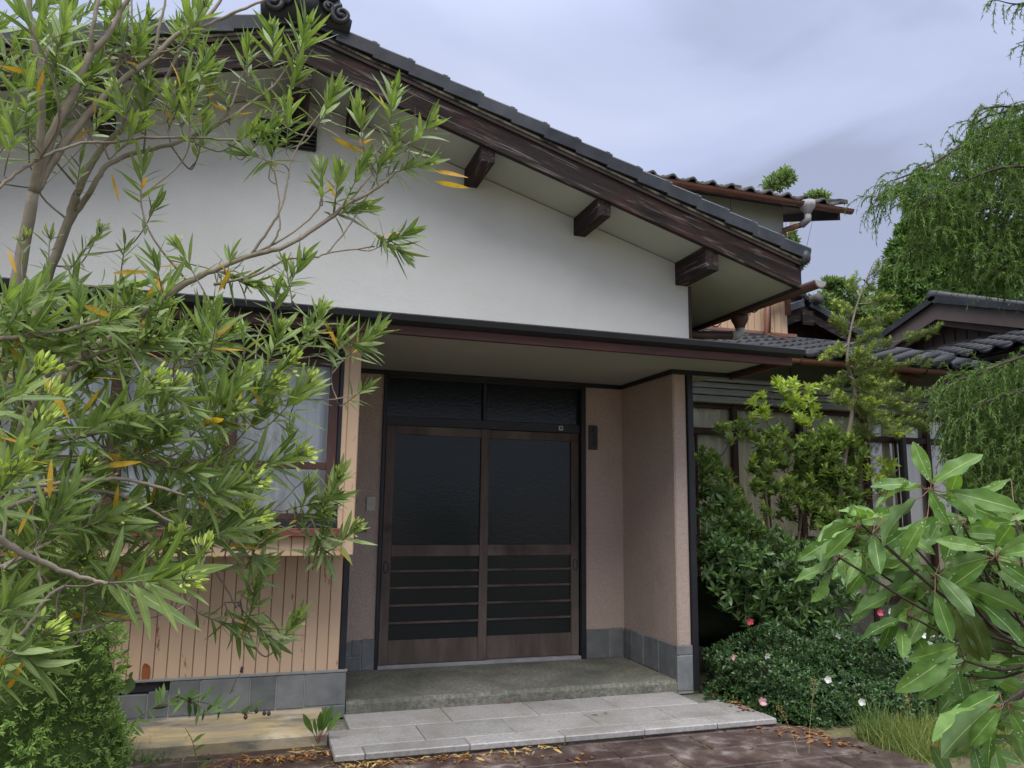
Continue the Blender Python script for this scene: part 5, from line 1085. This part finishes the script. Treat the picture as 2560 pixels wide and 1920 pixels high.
for pl, n_, dY_ in (([(2230,480),(2300,430),(2400,380),(2480,310),(2620,270),(2640,720),(2500,690),(2420,650),(2360,600),(2310,540)], 2100, .65), ([(2360,1010),(2440,940),(2560,905),(2640,900),(2640,1350),(2480,1330),(2400,1180)], 1150, .5), ([(2400,1150),(2640,1150),(2640,1700),(2500,1650),(2420,1400)], 420, .4)):
    Q = px_region(pl, n_, 5.7, dY_); hp += list(Q); hd += list(upd(n_, .6, (-.95, -.1, .25))); hl += list(rng.uniform(.10, .30, n_)); CTR = at(2760, 700, WY_)
MB().tube(curve_pts([np.array((CTR[0] + .1, WY_ + .1, -.02)), CTR, at(2800, -200, WY_)], 8), np.linspace(.12, .05, 17), 10).build('trunk', 'bark', Wc, True)
for lb, dn in zip(limbs, dens):
    for rep in range(3 if dn > 12 else 2):
        dY = rng.uniform(-.55, .55) if rep else 0
        ps = [at(u + (rng.normal(0, 14) if rep else 0), v + (rng.normal(0, 14) if rep else 0), WY_ + dY * (1 - .15 * i)) for i, (u, v) in enumerate(lb)]
        C_ = curve_pts(ps, 8); 
        if rep == 0 or dn > 12: bm_.tube(C_, np.linspace(.016, .004, len(C_)), 5, False)
        for k in range(dn):
            i = rng.integers(0, len(C_) - 1); q = C_[i]; t_ = unit(C_[min(i + 1, len(C_) - 1)] - C_[max(i - 1, 0)])
            hp.append(q + rng.normal(0, .02, 3)); hd.append(unit(t_ * rng.uniform(.2, 1.1) + rng.normal(0, .45, 3) + np.array((0, 0, .05)))); hl.append(rng.uniform(.18, .46))
bm_.build('branches', 'barkdark', Wc, True, kind='stuff')
# a hanging thread: starts along hd then droops; carries short side sprays
NPs, NAs, NLs = [], [], []; sV = MB()
for p, d, l_ in zip(hp, hd, hl):
    n_ = 7; q = p.copy(); dirv = d.copy(); step = l_ / n_
    pts_ = [q.copy()]
    for i in range(n_):
        dirv = unit(dirv + np.array((0, 0, -.20 - .055 * i)) + rng.normal(0, .06, 3)); q = q + dirv * step; pts_.append(q.copy())
        m_ = 10 if i < n_ - 2 else 4
        for _ in range(m_):
            sd_ = unit(dirv * rng.uniform(.5, 1.3) + rng.normal(0, .5, 3) + np.array((0, 0, -.25))); NPs.append(q - dirv * step * rng.random()); NAs.append(sd_); NLs.append(rng.uniform(.018, .054))
    sV.tube(np.array(pts_), np.linspace(.0028, .0012, len(pts_)), 4, False)
MT['thread'] = simple('green thread twig', [(.3, (.07, .10, .03)), (.7, (.14, .19, .05))], (9, 9, 9), rough=.6)
sV.build('threads', 'thread', Wc, True, kind='stuff')
NPs, NAs, NLs = np.array(NPs), np.array(NAs), np.array(NLs)
TT = template(2, lambda y: max(.25, 1 - y ** 2), .18, 0, 0, 1)
leafpart('sprays', LM['cyp'], Wc, [(TT, NPs, NAs, rand_dirs(len(NPs)), NLs, NLs * .12 + .0024)], kind='stuff')

# far trees
def far_tree(name, label, blobs, Y, mat, leaf, n, base_px, sr=.05):
    Tn = thing(name, label, 'tree', tuple(np.array(at(base_px, 1300, Y)) * np.array((1, 1, 0))))
    S_ = []; cs = []
    for (u, v, rx, ry) in blobs:
        c = at(u, v, Y); z = (c - CAMP) @ FW; r = np.array((rx, rx * .8, ry)) * z / FPX; cs.append(c)
        P, nn = ellipsoid_shell(c, r, n, -9, .55); S_.append((T4, *shoots(P, nn + np.array((0, 0, .5)) + rng.normal(0, .5, nn.shape), 8, leaf, .42, (20, 80), leaf)))
    leafpart('crown', LM[mat], Tn, S_, kind='stuff')
    b_ = np.array(at(base_px, 1300, Y)); b_[2] = -.02; top = np.mean(cs, 0)
    MB().tube(curve_pts([b_, (b_ + top) / 2, top], 5), np.linspace(.16, .06, 11), 8).build('trunk', 'bark', Tn, True)
    stems_to('branches', Tn, (b_ * .35 + top * .65), cs, sr, 'barkdark', .0)
far_tree('round_tree', 'full dark green round-headed tree rising behind the tan gable', [(2330,640,95,85),(2300,720,95,75),(2420,650,110,110),(2250,770,70,60),(2380,560,70,45),(2340,780,90,60),(2480,760,90,80),(2275,640,60,60),(2245,710,50,55),(2290,580,50,40)], 15, 'tree', .15, 700, 2380)
far_tree('pale_leafy_tree', 'light feathery tree behind the small gabled roof', [(2110,730,65,35),(2060,760,50,30),(2150,780,60,40),(2130,830,50,40),(2080,710,30,16),(2180,850,45,40)], 13, 'ltree', .12, 130, 2120)
far_tree('bamboo_like_tree', 'thin leafy tree showing above the upper tiled roof', [(1935,455,38,22),(1965,440,25,26),(2045,492,34,16),(1970,690,25,14),(1975,600,26,26),(2000,655,18,10)], 12.9, 'ltree', .10, 70, 1925, .008)

# clipped hedge at the lower left
Hg = thing('clipped_hedge', 'soft light green clipped bush below the oleander beside the ledge', 'bush', (-2.0, 3.9, -.02))
hb = [((-2.02, 3.95, .45), (.50, .42, .82)), ((-2.45, 3.85, .42), (.5, .45, .85)), ((-1.80, 4.2, .15), (.32, .32, .50))]
S_ = []
for c, r in hb:
    blob('twig_core', Hg, c, tuple(.90 * q for q in r), 'corelight', zmin=-.02); P, nn = ellipsoid_shell(c, r, int(12000 * r[0]), -.01, .12)
    S_.append((T4, *shoots(P, nn + np.array((0, 0, .35)) + rng.normal(0, .45, nn.shape), 7, .025, .32, (15, 60), .025)))
leafpart('foliage', LM['box'], Hg, S_, kind='stuff')

# weeds along the ledge
def weed(name, label, stemsdef, leafl, mat='weed', wd=.3, nl=8, heads_=(), group=None):
    b0 = stemsdef[0][0]; Tw = thing(name, label, 'weed', tuple(atz(*b0[:2], .0)) if len(b0) == 2 else tuple(at(*b0)), group)
    mb = MB(); P, Ax = [], []
    for st in stemsdef:
        C_ = curve_pts([at(*q) for q in st], 6); mb.tube(C_, np.linspace(.0035, .0015, len(C_)), 5, False)
        for k in range(nl):
            i = int((.12 + .85 * k / nl) * (len(C_) - 1)); P.append(C_[i]); t_ = unit(C_[min(i + 1, len(C_) - 1)] - C_[i - 1]); Ax.append(unit(t_ * .4 + unit(np.cross(t_, rng.normal(size=3))) + np.array((0, 0, .1))))
    mb.build('stem', 'barkgreen', Tw, True)
    P, Ax = np.array(P), np.array(Ax); ln = leafl * rng.uniform(.6, 1.15, len(P))
    leafpart('leaves', LM[mat], Tw, [(template(4, oval, .25, .2, .25), P, Ax, unit(np.array((0, -.4, .8)) + rng.normal(0, .4, (len(P), 3))), ln, ln * wd)])
    for (u, v, Y, op) in heads_:
        p = at(u, v, Y); mb = MB(); mb.tube([p - np.array((0, 0, .014)), p - np.array((0, 0, .008)), p, p + np.array((0, 0, .010)), p + np.array((0, 0, .014))], [.004, .010, .011, .006, .002], 8); h = mb.build('flower_head', 'barkdark', Tw, True)
        n_ = 30 if op else 14; aa = rng.uniform(0, 6.28, n_); th = rng.uniform(0, 1.1 if op else .5, n_); ax = np.stack([np.sin(th) * np.cos(aa), np.sin(th) * np.sin(aa), np.cos(th)], 1)
        leafpart('florets', LM['petv'], h, [(TN, np.repeat((p + np.array((0, 0, .004)))[None], n_, 0), ax, rand_dirs(n_), np.full(n_, .022 if op else .016), np.full(n_, .0035))])
weed('thistle', 'sprawling thistle with toothed leaves and dark purple heads along the ledge', [[(290,1850,4.9),(340,1800,4.85),(390,1765,4.8),(440,1740,4.8),(470,1755,4.75)],[(440,1740,4.8),(500,1765,4.8),(530,1790,4.75)],[(390,1765,4.8),(470,1750,4.85),(560,1770,4.85),(600,1780,4.8),(640,1785,4.8)]], .11, wd=.20, nl=17, heads_=[(474,1748,4.75,0),(614,1792,4.7,1),(641,1777,4.75,0),(661,1782,4.75,0),(672,1783,4.75,0)])
weed('tall_thistle', 'single thistle stalk rising from the litter with a drooping dark head', [[(500,1935,4.6),(490,1890,4.6),(480,1850,4.6),(463,1820,4.6)]], .085, wd=.26, nl=5, heads_=[(521,1893,4.55,0),(575,1916,4.5,1)])
weed('flowering_weed', 'thin stem with one small magenta flower against the siding', [[(575,1735,5.3),(590,1700,5.25),(604,1680,5.2)]], .03, nl=2, heads_=[(604,1676,5.2,1)])
weed('climbing_weed', 'slender leafy weed climbing before the peach siding', [[(225,1760,4.9),(250,1690,4.9),(280,1620,4.9),(310,1555,4.9),(325,1545,4.9)],[(250,1690,4.9),(300,1680,4.88),(340,1705,4.86)]], .095, wd=.75, nl=8)
weed('dock_plant', 'small tuft of upright tongue-shaped leaves at the corner of the granite step', [[(795,1860,4.95),(790,1850,4.95),(788,1845,4.95)]], .04, nl=2)
Td = bpy.data.objects['dock_plant']; db = at(796, 1858, 4.97)
for (u, v, q_) in [(760,1790,0),(785,1800,0),(800,1785,0),(818,1780,0),(830,1768,0),(850,1783,0),(812,1772,0)]:
    tpt = at(u, v, 4.95); d = tpt - db; l_ = np.linalg.norm(d); T_ = template(5, obov, .05, .2)
    v_, f_, u_ = instances(T_, (db + d * .35)[None], d[None], (-FW + rng.normal(0, .3, 3))[None], np.array([l_ * .72]), np.array([l_ * .2])); link('leaf', npmesh('leaf', v_, f_, LM['weed'], u_), Td)
    MB().tube([db, db + d * .4], .002, 5, False).build('stalk', 'redstem', Td)
# low dark grass tuft at the lower left, grass verge at the right, ground litter
def grass(name, label, pts_, h, mat, n, width=.006, lean=.35):
    k = rng.integers(0, len(pts_), n); P = pts_[k] + np.append(rng.normal(0, .04, (n, 2)), np.zeros((n, 1)), 1); ax = unit(np.concatenate([rng.normal(0, lean, (n, 2)), np.ones((n, 1))], 1)); ln = h * rng.uniform(.4, 1.2, n)
    T_ = template(4, lambda y: max(.06, 1 - y ** 1.6), .35, .15)
    v, f, u = instances(T_, P, ax, unit(rng.normal(size=(n, 3)) * np.array((1, 1, .1))), ln, np.full(n, width)); o = link(name, npmesh(name, v, f, LM[mat], u)); o['kind'] = 'stuff'; o['label'] = label; o['category'] = 'grass'
def zpts(poly, n): return np.array([atz(*q, -.03) for q in poly])[None] if False else np.array([(lambda w: (w[:, None] * np.array([atz(*q, -.025) for q in poly])).sum(0))(rng.dirichlet(np.ones(len(poly)) * .6)) for _ in range(n)])
grass('verge_grass', 'yellow green grass and weeds beside the paving under the broad leaves', np.concatenate([zpts([(2140,1860),(2320,1800),(2560,1760),(2560,1900),(2340,1919)], 500), zpts([(2150,1855),(2330,1915),(2300,1850),(2230,1830)], 250)]), .17, 'grass', 3600, .006, .45)
grass('grass_tuft', 'tuft of arching green blades before the azalea mound', np.array([atz(2185, 1850, -.02)]), .30, 'weed', 90, .007, .45)
grass('corner_grass', 'dark grass and seedlings at the foot of the ledge', zpts([(180,1919),(280,1850),(420,1919),(330,1919)], 120), .13, 'weed', 520, .007, .5)
for nm_, lb, pth in (('seed_grass', 'tall dry grass stalk with an open seed head before the azalea mound', [(2022,1919,4.1),(2024,1830,4.1),(2030,1760,4.1),(2036,1700,4.1)]), ('seed_grass', 'shorter leaning grass stalk with pale seeds at the end of the granite step', [(1998,1919,4.1),(1985,1850,4.12),(1965,1800,4.14),(1945,1765,4.15)]), ('seed_grass', 'dry brown weed stalk standing before the verge grass', [(2285,1850,4.0),(2280,1800,4.0),(2272,1760,4.0),(2265,1735,4.0)])):
    C_ = curve_pts([at(*q) for q in pth], 6); Tw = thing(nm_, lb, 'grass', tuple(C_[0])); MB().tube(C_, np.linspace(.0016, .0009, len(C_)), 4, False).build('stalk', simple('dry stalk', [(.3, (.30, .22, .09)), (.7, (.42, .33, .15))]), Tw)
    top = C_[-7:]; n_ = 60; i = rng.integers(0, len(top), n_); P = top[i] + rng.normal(0, .012, (n_, 3)); leafpart('seeds', LM['dryy'], Tw, [(TS, P, unit(np.array((0, 0, .6)) + rng.normal(0, .5, (n_, 3))), rand_dirs(n_), np.full(n_, .010), np.full(n_, .003))], kind='stuff')
# litter
def litter(name, label, P, mat, L0, wd):
    n = len(P); a = rng.uniform(0, 6.28, n); ax = np.stack([np.cos(a), np.sin(a), rng.normal(0, .10, n)], 1); ln = L0 * rng.uniform(.6, 1.2, n)
    v, f, u = instances(template(4, lance, .12, .25, .15), P, unit(ax), unit(np.array((0, 0, 1.)) + rng.normal(0, .25, (n, 3))), ln, ln * wd); o = link(name, npmesh(name, v, f, LM[mat], u)); o['kind'] = 'stuff'; o['label'] = label; o['category'] = 'leaves'
def line_pts(segs, n, z, s=.03):
    out_ = []
    for k in range(n):
        a_, b_ = segs[rng.integers(0, len(segs))]; q = rng.random(); p = atz(a_[0] + (b_[0] - a_[0]) * q, a_[1] + (b_[1] - a_[1]) * q, z); out_.append(p + np.array((rng.normal(0, s), rng.normal(0, s), rng.uniform(.002, .012))))
    return np.array(out_)
litter('fallen_yellow_leaves', 'pale yellow fallen oleander leaves strewn along the foot of the granite step', np.concatenate([line_pts([((850,1912),(1150,1885)),((1150,1885),(1400,1870)),((640,1900),(830,1880)),((1050,1895),(1350,1880)),((830,1915),(1000,1905))], 120, .0), line_pts([((700,1850),(800,1860))], 16, .0, .05)]), 'dryy', .085, .17)
litter('fallen_brown_leaves', 'brown dead leaves gathered at the step corner and beside the azalea', np.concatenate([line_pts([((1780,1720),(1870,1780))], 40, .05, .03), line_pts([((1230,1755),(1420,1745))], 40, .05, .022), line_pts([((1890,1825),(2080,1835)),((1950,1830),(2150,1870))], 90, .0, .05), line_pts([((1000,1900),(1500,1900)),((600,1905),(1400,1890)),((520,1910),(800,1890))], 60, .0, .05), line_pts([((1300,1900),(2000,1860))], 6, .0, .1), line_pts([((1480,1790),(1530,1786))], 3, .05, .03)]), 'dry', .055, .42)
n = 900; P = np.concatenate([line_pts([((560,1905),(830,1890)),((830,1915),(1300,1890))], n, .0, .045)]); litter('leaf_crumbs', 'dark brown leaf crumbs and dirt along the foot of the step', P, 'dry', .016, .5)
